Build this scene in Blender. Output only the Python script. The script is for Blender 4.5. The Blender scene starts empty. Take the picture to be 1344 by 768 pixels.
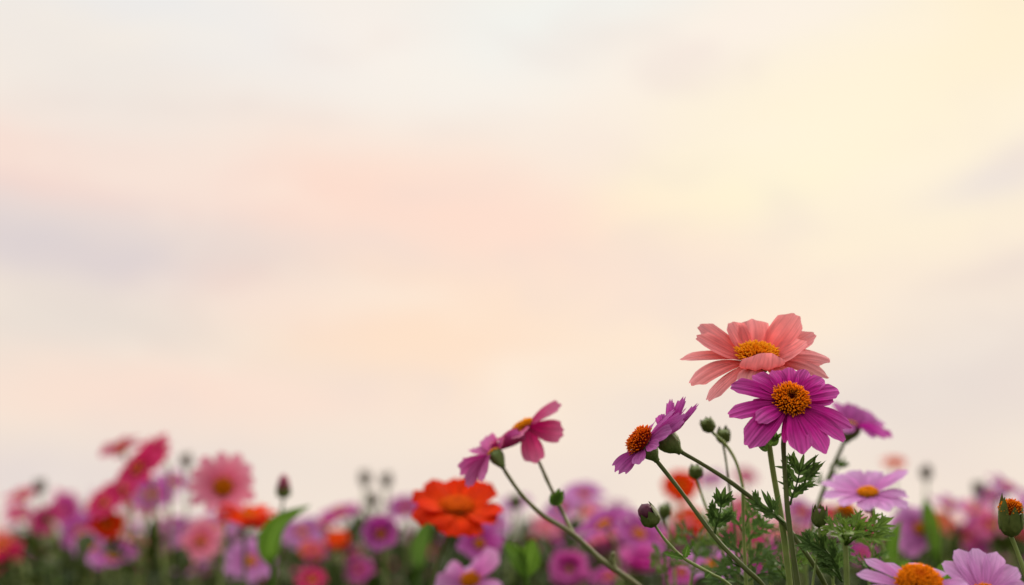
import bpy, math, random
import numpy as np
from mathutils import Vector, Matrix

sc = bpy.context.scene
COL = sc.collection
R = math.radians
F = 1867.0                      # focal length in photograph pixels (1344 wide)
CAM = Vector((0, 0, 0.60))
PITCH = R(10.35)
RIGHT = Vector((1, 0, 0))
FWD = Vector((0, math.cos(PITCH), math.sin(PITCH)))
UP = Vector((0, -math.sin(PITCH), math.cos(PITCH)))

# ------------------------------------------------------------------ camera
cd = bpy.data.cameras.new('camera')
cam = bpy.data.objects.new('camera', cd)
COL.objects.link(cam)
cam.location = CAM
cam.rotation_euler = (R(90) + PITCH, 0, 0)
cd.sensor_width = 36
cd.lens = 36 * F / 1344
cd.clip_start = 0.02
cd.clip_end = 2000
cd.dof.use_dof = True
cd.dof.focus_distance = 0.715
cd.dof.aperture_fstop = 3.8
cd.dof.aperture_blades = 0
sc.camera = cam

# ------------------------------------------------------------------ light
SUN_EL, SUN_AZ = R(30), R(52)           # low in the bright part of the sky, beyond the frame
sd = bpy.data.lights.new('sun', 'SUN')
sd.energy = 2.5
sd.angle = R(10)
sd.color = (1.0, 0.86, 0.68)
sun = bpy.data.objects.new('sun', sd)
COL.objects.link(sun)
sdir = Vector((math.sin(SUN_AZ) * math.cos(SUN_EL), math.cos(SUN_AZ) * math.cos(SUN_EL), math.sin(SUN_EL)))
sun.rotation_euler = sdir.to_track_quat('Z', 'Y').to_euler()
sun.location = (2, 1, 4)

def lin(r, g, b):
    f = lambda c: (c / 255) / 12.92 if c <= 10 else (((c / 255) + 0.055) / 1.055) ** 2.4
    return (f(r), f(g), f(b))

world = bpy.data.worlds.new('World')
sc.world = world
world.use_nodes = True
wt = world.node_tree
wt.nodes.clear()
WN, WL = wt.nodes, wt.links

def wmath(op, a, b=None, c=None, clamp=False):
    n = WN.new('ShaderNodeMath'); n.operation = op; n.use_clamp = clamp
    for i, v in enumerate((a, b, c)):
        if v is None: continue
        if isinstance(v, (int, float)): n.inputs[i].default_value = v
        else: WL.new(v, n.inputs[i])
    return n.outputs[0]

def wmix(fac, a, b):
    n = WN.new('ShaderNodeMix'); n.data_type = 'RGBA'
    for s, v in ((n.inputs[0], fac), (n.inputs[6], a), (n.inputs[7], b)):
        if isinstance(v, (int, float)): s.default_value = v
        elif isinstance(v, tuple): s.default_value = (*v, 1)
        else: WL.new(v, s)
    return n.outputs[2]

tc = WN.new('ShaderNodeTexCoord')
sep = WN.new('ShaderNodeSeparateXYZ'); WL.new(tc.outputs['Generated'], sep.inputs[0])
mp = WN.new('ShaderNodeMapping'); WL.new(tc.outputs['Generated'], mp.inputs[0])
mp.inputs['Scale'].default_value = (1, 1, 2.2)
nz = WN.new('ShaderNodeTexNoise'); WL.new(mp.outputs[0], nz.inputs[0])
nz.inputs['Scale'].default_value = 5.0; nz.inputs['Detail'].default_value = 4; nz.inputs['Roughness'].default_value = 0.5
nsep = WN.new('ShaderNodeSeparateColor'); WL.new(nz.outputs['Color'], nsep.inputs[0])
az = wmath('ARCTAN2', sep.outputs[0], sep.outputs[1])
el = wmath('ARCSINE', sep.outputs[2])
az = wmath('ADD', az, wmath('MULTIPLY', wmath('SUBTRACT', nsep.outputs[0], 0.5), 0.11))
el = wmath('ADD', el, wmath('MULTIPLY', wmath('SUBTRACT', nsep.outputs[1], 0.5), 0.055))

def ramp(val, stops):
    n = WN.new('ShaderNodeValToRGB'); WL.new(val, n.inputs[0])
    cr = n.color_ramp; cr.interpolation = 'B_SPLINE'
    while len(cr.elements) < len(stops): cr.elements.new(0.5)
    for e, (p, c) in zip(cr.elements, stops): e.position = p; e.color = (*c, 1)
    return n.outputs[0]

EL = lambda py: (725 - py) / F
AZ = lambda px: (px - 672) / F
base = ramp(wmath('DIVIDE', el, 0.45), [
    (0.0, lin(238, 224, 214)), (EL(650) / 0.45, lin(241, 226, 212)), (EL(480) / 0.45, lin(247, 230, 212)),
    (EL(300) / 0.45, lin(248, 229, 214)), (EL(150) / 0.45, lin(248, 236, 224)), (EL(20) / 0.45, lin(241, 236, 230)), (1.0, lin(226, 228, 232))])
clouds = [  # (px, py, half width, half height, tilt deg, colour, amount): soft cloud banks fixed in the sky
    (1180, 170, 420, 190, 12, (255, 242, 214), 0.95),
    (900, 275, 170, 44, 16, (255, 247, 208), 1.0),
    (1060, 190, 300, 40, 25, (255, 243, 216), 0.7),
    (1330, 70, 120, 90, 0, (254, 238, 206), 0.8),
    (1220, 310, 260, 40, 8, (254, 240, 212), 0.8),
    (1330, 255, 90, 24, 16, (236, 224, 216), 0.9),
    (1330, 380, 150, 22, 14, (232, 216, 207), 0.9),
    (1220, 500, 290, 95, 4, (230, 217, 209), 0.95),
    (960, 430, 300, 60, 8, (254, 235, 210), 0.85),
    (640, 320, 300, 90, -6, (253, 219, 203), 0.8),
    (430, 265, 280, 60, -6, (254, 221, 203), 0.9),
    (70, 250, 260, 46, -5, (249, 211, 198), 0.98),
    (80, 350, 230, 62, -8, (211, 203, 208), 0.95),
    (330, 362, 150, 46, -14, (229, 212, 205), 0.8),
    (420, 425, 190, 40, -8, (241, 210, 201), 0.8),
    (120, 460, 260, 50, -4, (226, 216, 208), 0.8),
    (560, 450, 220, 80, 0, (254, 225, 199), 0.95),
    (250, 535, 300, 40, -3, (250, 222, 206), 0.9),
    (60, 620, 260, 40, 0, (226, 214, 212), 0.75),
    (110, 120, 200, 130, -20, (238, 230, 222), 0.75),
    (260, 30, 280, 60, -14, (232, 233, 234), 0.9),
    (540, 90, 230, 60, -12, (251, 240, 229), 0.8),
    (730, 40, 170, 70, 20, (242, 242, 236), 0.9),
    (790, 200, 90, 40, 10, (247, 231, 219), 0.6),
    (960, 60, 180, 50, 18, (253, 240, 228), 0.7),
]
colr = base
for (px, py, hw, hh, tilt, c, amt) in clouds:
    da = wmath('SUBTRACT', az, AZ(px)); de = wmath('SUBTRACT', el, EL(py))
    ct, st = math.cos(R(tilt)), math.sin(R(tilt))
    u = wmath('MULTIPLY', wmath('ADD', wmath('MULTIPLY', da, ct), wmath('MULTIPLY', de, st)), F / hw)
    v = wmath('MULTIPLY', wmath('SUBTRACT', wmath('MULTIPLY', de, ct), wmath('MULTIPLY', da, st)), F / hh)
    d2 = wmath('ADD', wmath('MULTIPLY', u, u), wmath('MULTIPLY', v, v))
    f = wmath('MULTIPLY', wmath('POWER', 2.718, wmath('MULTIPLY', d2, -0.9)), amt)
    colr = wmix(f, colr, lin(*c))
# small mottling inside the cloud banks
mz = WN.new('ShaderNodeMapping'); WL.new(tc.outputs['Generated'], mz.inputs[0])
mz.inputs['Scale'].default_value = (1, 1, 2.6); mz.inputs['Rotation'].default_value = (0, R(-9), 0)
n3 = WN.new('ShaderNodeTexNoise'); WL.new(mz.outputs[0], n3.inputs[0])
n3.inputs['Scale'].default_value = 7.5; n3.inputs['Detail'].default_value = 5; n3.inputs['Roughness'].default_value = 0.52; n3.inputs['Distortion'].default_value = 0.4
def rng_(v, a, b_, lo, hi):
    n = WN.new('ShaderNodeMapRange'); n.interpolation_type = 'SMOOTHSTEP'; WL.new(v, n.inputs[0])
    for i, x_ in enumerate((a, b_, lo, hi)): n.inputs[i + 1].default_value = x_
    return n.outputs[0]
colr = wmix(rng_(n3.outputs[0], 0.50, 0.72, 0, 0.28), colr, lin(255, 243, 226))
colr = wmix(rng_(n3.outputs[0], 0.50, 0.30, 0, 0.34), colr, lin(233, 216, 208))
# overcast sky brightens towards the zenith, raised out of view to light the flowers
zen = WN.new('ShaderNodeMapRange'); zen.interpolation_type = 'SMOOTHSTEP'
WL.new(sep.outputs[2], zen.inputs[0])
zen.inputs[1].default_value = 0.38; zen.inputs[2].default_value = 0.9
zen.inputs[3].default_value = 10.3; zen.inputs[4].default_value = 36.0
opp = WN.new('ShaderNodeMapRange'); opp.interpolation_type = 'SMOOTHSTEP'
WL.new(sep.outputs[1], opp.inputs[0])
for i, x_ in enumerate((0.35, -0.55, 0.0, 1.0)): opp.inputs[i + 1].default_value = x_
colr = wmix(opp.outputs[0], colr, (0.62, 0.60, 0.62))  # unseen sky behind the camera dimmed so petals facing it get less light
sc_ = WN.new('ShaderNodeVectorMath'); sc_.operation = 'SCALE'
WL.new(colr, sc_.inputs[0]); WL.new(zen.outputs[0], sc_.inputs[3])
sky = WN.new('ShaderNodeTexSky'); sky.sky_type = 'NISHITA'; sky.sun_disc = False
sky.sun_elevation = SUN_EL; sky.sun_rotation = SUN_AZ
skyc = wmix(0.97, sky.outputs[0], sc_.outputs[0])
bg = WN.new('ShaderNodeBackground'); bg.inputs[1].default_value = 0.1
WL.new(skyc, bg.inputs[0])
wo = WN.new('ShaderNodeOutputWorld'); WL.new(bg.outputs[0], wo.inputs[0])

sc.view_settings.view_transform = 'Standard'
sc.view_settings.look = 'None'
sc.view_settings.exposure = 0.0
sc.view_settings.gamma = 1
sc.cycles.use_denoising = True
sc.cycles.max_bounces = 8
sc.cycles.transparent_max_bounces = 8

# ------------------------------------------------------------------ materials
def newmat(name):
    m = bpy.data.materials.new(name); m.use_nodes = True
    t = m.node_tree; t.nodes.clear()
    out = t.nodes.new('ShaderNodeOutputMaterial')
    return m, t, out

def nd(t, kind, **kw):
    n = t.nodes.new(kind)
    for k, v in kw.items(): setattr(n, k, v)
    return n

def mixc(t, fac, a, b, mode='MIX'):
    n = nd(t, 'ShaderNodeMix', data_type='RGBA', blend_type=mode)
    for s, v in ((n.inputs[0], fac), (n.inputs[6], a), (n.inputs[7], b)):
        if isinstance(v, (int, float)): s.default_value = v
        elif isinstance(v, tuple): s.default_value = (*v, 1)
        else: t.links.new(v, s)
    return n.outputs[2]

def mr(t, val, a, b, c, d):
    n = nd(t, 'ShaderNodeMapRange'); t.links.new(val, n.inputs[0])
    for i, v in enumerate((a, b, c, d)): n.inputs[i + 1].default_value = v
    return n.outputs[0]

def leafy_shader(t, out, col, rough, trans, bump=None, tcol=None, spec=0.3):
    p = nd(t, 'ShaderNodeBsdfPrincipled')
    t.links.new(col, p.inputs['Base Color'])
    p.inputs['Roughness'].default_value = rough
    p.inputs['Specular IOR Level'].default_value = spec
    tr = nd(t, 'ShaderNodeBsdfTranslucent')
    t.links.new(tcol or col, tr.inputs[0])
    if bump:
        t.links.new(bump, p.inputs['Normal']); t.links.new(bump, tr.inputs['Normal'])
    mx = nd(t, 'ShaderNodeMixShader'); mx.inputs[0].default_value = trans
    t.links.new(p.outputs[0], mx.inputs[1]); t.links.new(tr.outputs[0], mx.inputs[2])
    t.links.new(mx.outputs[0], out.inputs[0])

def petal_mat(name, base, mid, tip, vein=0.35, trans=0.42):
    """colour runs from the petal's foot (v=0) to its tip (v=1), with fine lengthwise veins"""
    m, t, out = newmat(name)
    uv = nd(t, 'ShaderNodeUVMap')
    sp = nd(t, 'ShaderNodeSeparateXYZ'); t.links.new(uv.outputs[0], sp.inputs[0])
    rp = nd(t, 'ShaderNodeValToRGB'); t.links.new(sp.outputs[1], rp.inputs[0])
    cr = rp.color_ramp; cr.elements.new(0.5)
    for e, (p, c) in zip(cr.elements, ((0.05, base), (0.5, mid), (0.97, tip))): e.position = p; e.color = (*c, 1)
    oi = nd(t, 'ShaderNodeObjectInfo')
    mp = nd(t, 'ShaderNodeMapping'); t.links.new(uv.outputs[0], mp.inputs[0])
    mp.inputs['Scale'].default_value = (13, 1.1, 1)
    cm = nd(t, 'ShaderNodeCombineXYZ'); t.links.new(oi.outputs['Random'], cm.inputs[2])
    ad = nd(t, 'ShaderNodeVectorMath', operation='MULTIPLY_ADD')
    t.links.new(cm.outputs[0], ad.inputs[0]); ad.inputs[1].default_value = (0, 0, 37); t.links.new(mp.outputs[0], ad.inputs[2])
    n1 = nd(t, 'ShaderNodeTexNoise'); t.links.new(ad.outputs[0], n1.inputs[0])
    n1.inputs['Scale'].default_value = 1.0; n1.inputs['Detail'].default_value = 5
    n2 = nd(t, 'ShaderNodeTexNoise'); t.links.new(uv.outputs[0], n2.inputs[0])
    n2.inputs['Scale'].default_value = 3.0; n2.inputs['Detail'].default_value = 3
    v = mr(t, n1.outputs[0], 0.35, 0.68, 1.0 - vein, 1.0 + vein * 0.45)
    v2 = mr(t, n2.outputs[0], 0.3, 0.7, 0.88, 1.1)
    v3 = mr(t, oi.outputs['Random'], 0, 1, 0.86, 1.1)
    mu = nd(t, 'ShaderNodeMath', operation='MULTIPLY'); t.links.new(v, mu.inputs[0]); t.links.new(v2, mu.inputs[1])
    mu2 = nd(t, 'ShaderNodeMath', operation='MULTIPLY'); t.links.new(mu.outputs[0], mu2.inputs[0]); t.links.new(v3, mu2.inputs[1])
    hs = nd(t, 'ShaderNodeHueSaturation'); t.links.new(rp.outputs[0], hs.inputs['Color']); t.links.new(mu2.outputs[0], hs.inputs['Value'])
    bp = nd(t, 'ShaderNodeBump'); bp.inputs['Strength'].default_value = 0.25; bp.inputs['Distance'].default_value = 0.0006
    t.links.new(n1.outputs[0], bp.inputs['Height'])
    hs2 = nd(t, 'ShaderNodeHueSaturation'); t.links.new(hs.outputs[0], hs2.inputs['Color']); hs2.inputs['Saturation'].default_value = 1.2
    leafy_shader(t, out, hs.outputs[0], 0.66, trans, bp.outputs[0], hs2.outputs[0], 0.04)
    return m

def disc_mat(name, core, rim, tip):
    """u = how far from the middle of the disc, v = height along a floret"""
    m, t, out = newmat(name)
    uv = nd(t, 'ShaderNodeUVMap')
    sp = nd(t, 'ShaderNodeSeparateXYZ'); t.links.new(uv.outputs[0], sp.inputs[0])
    rp = nd(t, 'ShaderNodeValToRGB'); t.links.new(sp.outputs[0], rp.inputs[0])
    cr = rp.color_ramp; cr.elements.new(0.5)
    for e, (p, c) in zip(cr.elements, ((0.18, core), (0.5, rim), (1.0, rim))): e.position = p; e.color = (*c, 1)
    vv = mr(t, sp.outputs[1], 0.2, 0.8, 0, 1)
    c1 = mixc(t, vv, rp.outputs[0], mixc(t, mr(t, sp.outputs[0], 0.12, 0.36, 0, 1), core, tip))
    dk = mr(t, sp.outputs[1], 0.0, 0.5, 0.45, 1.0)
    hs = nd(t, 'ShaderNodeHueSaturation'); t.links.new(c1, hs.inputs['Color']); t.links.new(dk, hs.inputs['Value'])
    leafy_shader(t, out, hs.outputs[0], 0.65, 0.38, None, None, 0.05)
    return m

def green_mat(name, c1, c2, rough=0.5, trans=0.0, scale=60, spec=0.3, c3=None, veins=False):
    m, t, out = newmat(name)
    tcn = nd(t, 'ShaderNodeTexCoord')
    n = nd(t, 'ShaderNodeTexNoise'); t.links.new(tcn.outputs['Object'], n.inputs[0])
    n.inputs['Scale'].default_value = scale; n.inputs['Detail'].default_value = 4
    f = mr(t, n.outputs[0], 0.33, 0.67, 0, 1)
    col = mixc(t, f, c1, c2)
    if c3:
        n2 = nd(t, 'ShaderNodeTexNoise'); t.links.new(tcn.outputs['Object'], n2.inputs[0])
        n2.inputs['Scale'].default_value = scale * 0.13; n2.inputs['Detail'].default_value = 2
        col = mixc(t, mr(t, n2.outputs[0], 0.45, 0.65, 0, 1), col, c3)
    if veins:
        uv = nd(t, 'ShaderNodeUVMap'); sp = nd(t, 'ShaderNodeSeparateXYZ'); t.links.new(uv.outputs[0], sp.inputs[0])
        def mm(op, a, c):
            k = nd(t, 'ShaderNodeMath', operation=op)
            for i, v in enumerate((a, c)):
                if isinstance(v, (int, float)): k.inputs[i].default_value = v
                elif v is not None: t.links.new(v, k.inputs[i])
            return k.outputs[0]
        off = mm('ABSOLUTE', mm('SUBTRACT', sp.outputs[0], 0.5), None)
        rib = mr(t, off, 0.015, 0.06, 1, 0)
        side = mr(t, mm('SINE', mm('SUBTRACT', mm('MULTIPLY', sp.outputs[1], 52), mm('MULTIPLY', off, 42)), None), 0.7, 1.0, 0, 0.5)
        col = mixc(t, mm('MAXIMUM', rib, side), col, tuple(min(1, x * 1.9 + 0.02) for x in c1))
    bp = nd(t, 'ShaderNodeBump'); bp.inputs['Strength'].default_value = 0.3; bp.inputs['Distance'].default_value = 0.0008
    t.links.new(n.outputs[0], bp.inputs['Height'])
    leafy_shader(t, out, col, rough, trans, bp.outputs[0], None, spec)
    return m

PM = {
    'salmon':  petal_mat('petal_salmon', (0.83, 0.11, 0.085), (0.87, 0.26, 0.25), (0.90, 0.38, 0.38), 0.24, 0.48),  # foot reddened to paint in light passing through the petals
    'magenta': petal_mat('petal_magenta', (0.32, 0.005, 0.12), (0.52, 0.020, 0.25), (0.67, 0.13, 0.43), 0.45, 0.36),  # tip paled to paint in the sheen on the petals
    'lilac':   petal_mat('petal_lilac', (0.56, 0.17, 0.44), (0.66, 0.28, 0.56), (0.72, 0.40, 0.66), 0.22),
    'dusklilac': petal_mat('petal_dusky_lilac', (0.46, 0.12, 0.34), (0.53, 0.20, 0.44), (0.60, 0.28, 0.53), 0.25),
    'violet':  petal_mat('petal_violet', (0.38, 0.055, 0.24), (0.45, 0.095, 0.32), (0.53, 0.17, 0.42), 0.28),
    'mauve':   petal_mat('petal_mauve', (0.52, 0.05, 0.17), (0.64, 0.13, 0.26), (0.70, 0.22, 0.36), 0.25),
    'rose':    petal_mat('petal_rose', (0.48, 0.06, 0.22), (0.58, 0.13, 0.32), (0.64, 0.21, 0.42), 0.25),
    'pink':    petal_mat('petal_pink', (0.72, 0.14, 0.23), (0.80, 0.26, 0.35), (0.82, 0.36, 0.44), 0.2),
    'orange':  petal_mat('petal_orange', (0.80, 0.08, 0.003), (0.80, 0.046, 0.003), (0.74, 0.028, 0.003), 0.25),
    'crimson': petal_mat('petal_crimson', (0.42, 0.02, 0.06), (0.58, 0.035, 0.12), (0.66, 0.07, 0.18), 0.25),
    'hotpink': petal_mat('petal_hotpink', (0.46, 0.03, 0.22), (0.54, 0.07, 0.30), (0.62, 0.17, 0.42), 0.25),
    'coral':   petal_mat('petal_coral', (0.80, 0.12, 0.05), (0.82, 0.16, 0.10), (0.82, 0.22, 0.17), 0.2),
}
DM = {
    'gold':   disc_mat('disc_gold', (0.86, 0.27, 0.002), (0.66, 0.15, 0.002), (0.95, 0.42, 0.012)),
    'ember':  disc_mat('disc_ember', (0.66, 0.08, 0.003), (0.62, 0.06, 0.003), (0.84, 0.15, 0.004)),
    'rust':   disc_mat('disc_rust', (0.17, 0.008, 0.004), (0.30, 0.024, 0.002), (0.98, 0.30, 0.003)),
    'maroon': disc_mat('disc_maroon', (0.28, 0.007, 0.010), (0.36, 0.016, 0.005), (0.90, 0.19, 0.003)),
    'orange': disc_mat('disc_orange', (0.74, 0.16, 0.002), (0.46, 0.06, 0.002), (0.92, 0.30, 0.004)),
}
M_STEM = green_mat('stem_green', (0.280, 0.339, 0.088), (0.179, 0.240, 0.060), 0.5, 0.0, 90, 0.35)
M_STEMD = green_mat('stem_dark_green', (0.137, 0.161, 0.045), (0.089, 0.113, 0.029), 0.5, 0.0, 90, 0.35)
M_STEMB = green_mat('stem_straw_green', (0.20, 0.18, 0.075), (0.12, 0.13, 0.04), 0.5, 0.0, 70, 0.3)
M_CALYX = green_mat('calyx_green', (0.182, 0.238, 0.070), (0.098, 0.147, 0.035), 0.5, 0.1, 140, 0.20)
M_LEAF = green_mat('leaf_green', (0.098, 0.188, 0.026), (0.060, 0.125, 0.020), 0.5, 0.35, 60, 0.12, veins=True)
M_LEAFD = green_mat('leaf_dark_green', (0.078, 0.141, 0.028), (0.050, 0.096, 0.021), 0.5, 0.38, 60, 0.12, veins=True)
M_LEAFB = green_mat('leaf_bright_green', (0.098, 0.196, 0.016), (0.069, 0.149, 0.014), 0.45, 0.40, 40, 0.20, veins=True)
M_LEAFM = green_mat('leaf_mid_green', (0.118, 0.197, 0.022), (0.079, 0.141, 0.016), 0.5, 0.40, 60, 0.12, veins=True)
M_BUD = green_mat('bud_green', (0.121, 0.146, 0.032), (0.072, 0.100, 0.020), 0.5, 0.05, 160, 0.20)
M_BUDP = green_mat('bud_plum', (0.13, 0.022, 0.05), (0.07, 0.014, 0.03), 0.5, 0.05, 200, 0.3)
M_BUDR = green_mat('bud_rose', (0.32, 0.045, 0.09), (0.2, 0.03, 0.06), 0.5, 0.1, 120, 0.3)
M_BUDG = green_mat('bud_grey_brown', (0.19, 0.15, 0.11), (0.13, 0.11, 0.08), 0.6, 0.1, 120, 0.2)
M_UNDER = green_mat('undergrowth_green', (0.027, 0.043, 0.006), (0.015, 0.028, 0.006), 0.55, 0.25, 14, 0.06, (0.047, 0.059, 0.009))
M_SOIL = green_mat('soil', (0.06, 0.055, 0.03), (0.035, 0.05, 0.02), 0.9, 0.0, 9, 0.1, (0.04, 0.06, 0.02))

# ------------------------------------------------------------------ mesh helpers
class MB:
    def __init__(self): self.v, self.f, self.uv = [], [], []
    def add(self, verts, faces, uvs=None):
        o = len(self.v); self.v += [tuple(p) for p in verts]
        self.f += [tuple(i + o for i in f) for f in faces]
        self.uv += uvs if uvs is not None else [(0.5, 0.5)] * len(verts)

WORLD_ORG = {}
def build(name, mb, mat, parent=None, origin=None):
    """links the collected shape (given in world space) as ONE mesh object under its parent"""
    po = WORLD_ORG.get(parent.as_pointer(), Vector()) if parent else Vector()
    origin = Vector(origin) if origin is not None else Vector(po)
    me = bpy.data.meshes.new(name)
    me.from_pydata([(p[0] - origin.x, p[1] - origin.y, p[2] - origin.z) for p in mb.v], [], mb.f)
    uvl = me.uv_layers.new(name='UVMap')
    li = np.empty(len(me.loops), dtype=np.int32); me.loops.foreach_get('vertex_index', li)
    uvl.data.foreach_set('uv', np.array(mb.uv, dtype=np.float32)[li].ravel())
    me.polygons.foreach_set('use_smooth', [True] * len(me.polygons))
    me.materials.append(mat)
    o = bpy.data.objects.new(name, me); COL.objects.link(o)
    if parent: o.parent = parent
    o.location = origin - po
    WORLD_ORG[o.as_pointer()] = origin
    return o

def thing(name, label, cat, loc, group=None):
    o = bpy.data.objects.new(name, None); COL.objects.link(o)
    o.empty_display_size = 0.02
    o.location = loc; WORLD_ORG[o.as_pointer()] = Vector(loc)
    o['label'] = label; o['category'] = cat
    if group: o['group'] = group
    return o

def at(px, py, d):
    """the point at depth d metres that the photograph shows at pixel (px, py)"""
    return CAM + d * (FWD + RIGHT * ((px - 672) / F) + UP * ((384 - py) / F))

def view(x, y, z):
    return RIGHT * x + UP * y - FWD * z

def catmull(pts, n=8):
    P = [Vector(p) for p in pts]
    P = [P[0] * 2 - P[1]] + P + [P[-1] * 2 - P[-2]]
    out = []
    for i in range(1, len(P) - 2):
        a, b, c, d = P[i - 1:i + 3]
        for k in range(n):
            t = k / n
            out.append(0.5 * ((2 * b) + (c - a) * t + (2 * a - 5 * b + 4 * c - d) * t * t + (3 * b - a - 3 * c + d) * t ** 3))
    out.append(P[-2]); return out

WOB = random.Random(99)
def tube(mb, pts, r0, r1, seg=8, n=8, ridge=0.10, smooth=True, swell=None):
    P = catmull(pts, n) if smooth else [Vector(p) for p in pts]
    N = len(P); ref = Vector((0.31, 0.9, 0.2)); vs, uv = [], []
    prev = None; wob = WOB.random() * 6.28
    for i, p in enumerate(P):
        t = (P[min(i + 1, N - 1)] - P[max(i - 1, 0)]).normalized()
        a = prev - t * prev.dot(t) if prev is not None else t.cross(ref)
        a.normalize(); prev = a; b = t.cross(a)
        u = i / (N - 1); r = r0 + (r1 - r0) * u
        r *= 1 + 0.07 * math.sin(wob + 17 * u) + 0.05 * math.sin(2.3 * wob + 41 * u)
        for k in range(seg):
            th = 2 * math.pi * k / seg
            rr = r * (1 + ridge * (1 if k % 2 else -1))
            vs.append(p + (a * math.cos(th) + b * math.sin(th)) * rr); uv.append((k / seg, u))
    fs = [(i * seg + k, i * seg + (k + 1) % seg, (i + 1) * seg + (k + 1) % seg, (i + 1) * seg + k) for i in range(N - 1) for k in range(seg)]
    fs.append(tuple(range(seg - 1, -1, -1))); fs.append(tuple((N - 1) * seg + k for k in range(seg)))
    mb.add(vs, fs, uv)

def frame(axis):
    a = Vector(axis).normalized()
    x = a.cross(Vector((0.13, 1, 0.21)));
    if x.length < 0.05: x = a.cross(Vector((1, 0, 0)))
    x.normalize(); return a, x, a.cross(x)

def petal_shape(mb, p0, p1, p2, W, w, cup=0.12, tip=0.0, nu=8, nv=14, teeth=0.05, ruffle=0.0, rng=random, foot=0.34, widest=0.62, ridge=0.022, rnd=0.15, endn=0.30):
    """a strap that widens, then closes in a notched tip; p0 foot, p1 bend, p2 tip"""
    ph = rng.random() * 6.28; sk = rng.uniform(-0.35, 0.35)
    nt = rng.choice((2, 3, 3)); L = (p2 - p0).length
    vs, uv = [], []
    for j in range(nv + 1):
        v = j / nv
        for i in range(nu + 1):
            s = 2 * i / nu - 1
            cutp = rnd * abs(s) ** 2.3 + teeth * (0.5 - 0.5 * math.cos((s * 0.5 + 0.5) * 2 * math.pi * nt + 0.4 * sk)) + 0.03 * sk * s
            t = v * (1 - cutp * v ** 2)
            q = (1 - t) ** 2 * p0 + 2 * t * (1 - t) * p1 + t * t * p2
            T = (2 * (1 - t) * (p1 - p0) + 2 * t * (p2 - p1)).normalized()
            Wt = (W - T * W.dot(T)).normalized(); n = T.cross(Wt)
            if t < widest: wd = foot + (1 - foot) * math.sin(0.5 * math.pi * t / widest) ** 1.3
            else:
                k = (t - widest) / (1 - widest); wd = 1 - endn * k ** 2.2
            edge = ruffle * w * math.sin(ph + 5.5 * t * (1 + 0.3 * sk) + (1.5 if s > 0 else 0)) * abs(s) ** 2 * t
            h = cup * w * s * s * (0.4 + 0.6 * t) + ridge * w * math.cos(s * math.pi * 3) * (1 - abs(s)) * min(1, 3 * t) + edge + tip * w * max(0, t - 0.75) ** 2 * 8
            vs.append(q + Wt * (s * 0.5 * w * wd) + n * h + Wt * (0.04 * w * math.sin(ph + 3 * t) * t)); uv.append((s * 0.5 + 0.5, v))
    m = nu + 1
    mb.add(vs, [(j * m + i, j * m + i + 1, (j + 1) * m + i + 1, (j + 1) * m + i) for j in range(nv) for i in range(nu)], uv)

def disc_shape(mb, c, axis, r, h, n=200, sl=0.25, sr=0.075, rng=random, dip=0.0, segs=5):
    """a dome packed with little florets in a sunflower spiral; sl, sr floret length and radius over r"""
    a, x, y = frame(axis)
    def prof(q):     # radius fraction -> height
        return h * math.sqrt(max(0.0, 1 - q ** 2.2)) - dip * h * math.exp(-(q / 0.3) ** 2)
    rings, seg = 7, 20; vs, uv = [], []
    for j in range(rings + 1):
        q = j / rings
        for k in range(seg):
            th = 2 * math.pi * k / seg
            vs.append(c + (x * math.cos(th) + y * math.sin(th)) * (r * q) + a * prof(q)); uv.append((q, 0.2))
    fs = [(j * seg + k, (j + 1) * seg + k, (j + 1) * seg + (k + 1) % seg, j * seg + (k + 1) % seg) for j in range(rings) for k in range(seg)]
    mb.add(vs, fs, uv)
    for i in range(n):
        q = math.sqrt((i + 0.5) / n); th = i * 2.399963
        rad = x * math.cos(th) + y * math.sin(th)
        p = c + rad * (r * q) + a * prof(min(q, 0.985))
        out = (a * (1.1 - 0.75 * q) + rad * (0.15 + 0.85 * q ** 1.5)).normalized()
        out = (out + Vector((rng.gauss(0, .13), rng.gauss(0, .13), rng.gauss(0, .13)))).normalized()
        L = r * sl * rng.uniform(0.7, 1.3) * (0.65 + 0.5 * q); w = r * sr * rng.uniform(0.8, 1.2)
        _, ex, ey = frame(out); vs, uv = [], []
        for (tt, ww) in ((-0.2, 0.7), (0.45, 0.85), (0.75, 1.1), (1.0, 0.25)):
            for k in range(segs):
                b = 2 * math.pi * k / segs
                vs.append(p + out * (L * tt) + (ex * math.cos(b) + ey * math.sin(b)) * (w * ww)); uv.append((q, max(0, tt)))
        fs = [(j * segs + k, j * segs + (k + 1) % segs, (j + 1) * segs + (k + 1) % segs, (j + 1) * segs + k) for j in range(3) for k in range(segs)]
        fs.append(tuple(3 * segs + k for k in range(segs)))
        mb.add(vs, fs, uv)

def lathe(mb, c, axis, prof, seg=24, lobes=0, lobe=0.0):
    """prof: list of (radius, height along axis)"""
    a, x, y = frame(axis); vs, uv = [], []; N = len(prof)
    for j, (r, h) in enumerate(prof):
        for k in range(seg):
            th = 2 * math.pi * k / seg
            rr = r * (1 + lobe * abs(math.cos(th * lobes / 2 + (j % 2) * 0.0)) - lobe * 0.5) if lobes else r
            vs.append(c + (x * math.cos(th) + y * math.sin(th)) * rr + a * h); uv.append((k / seg, j / (N - 1)))
    fs = [(j * seg + k, j * seg + (k + 1) % seg, (j + 1) * seg + (k + 1) % seg, (j + 1) * seg + k) for j in range(N - 1) for k in range(seg)]
    fs.append(tuple(range(seg - 1, -1, -1))); fs.append(tuple((N - 1) * seg + k for k in range(seg)))
    mb.add(vs, fs, uv)

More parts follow.
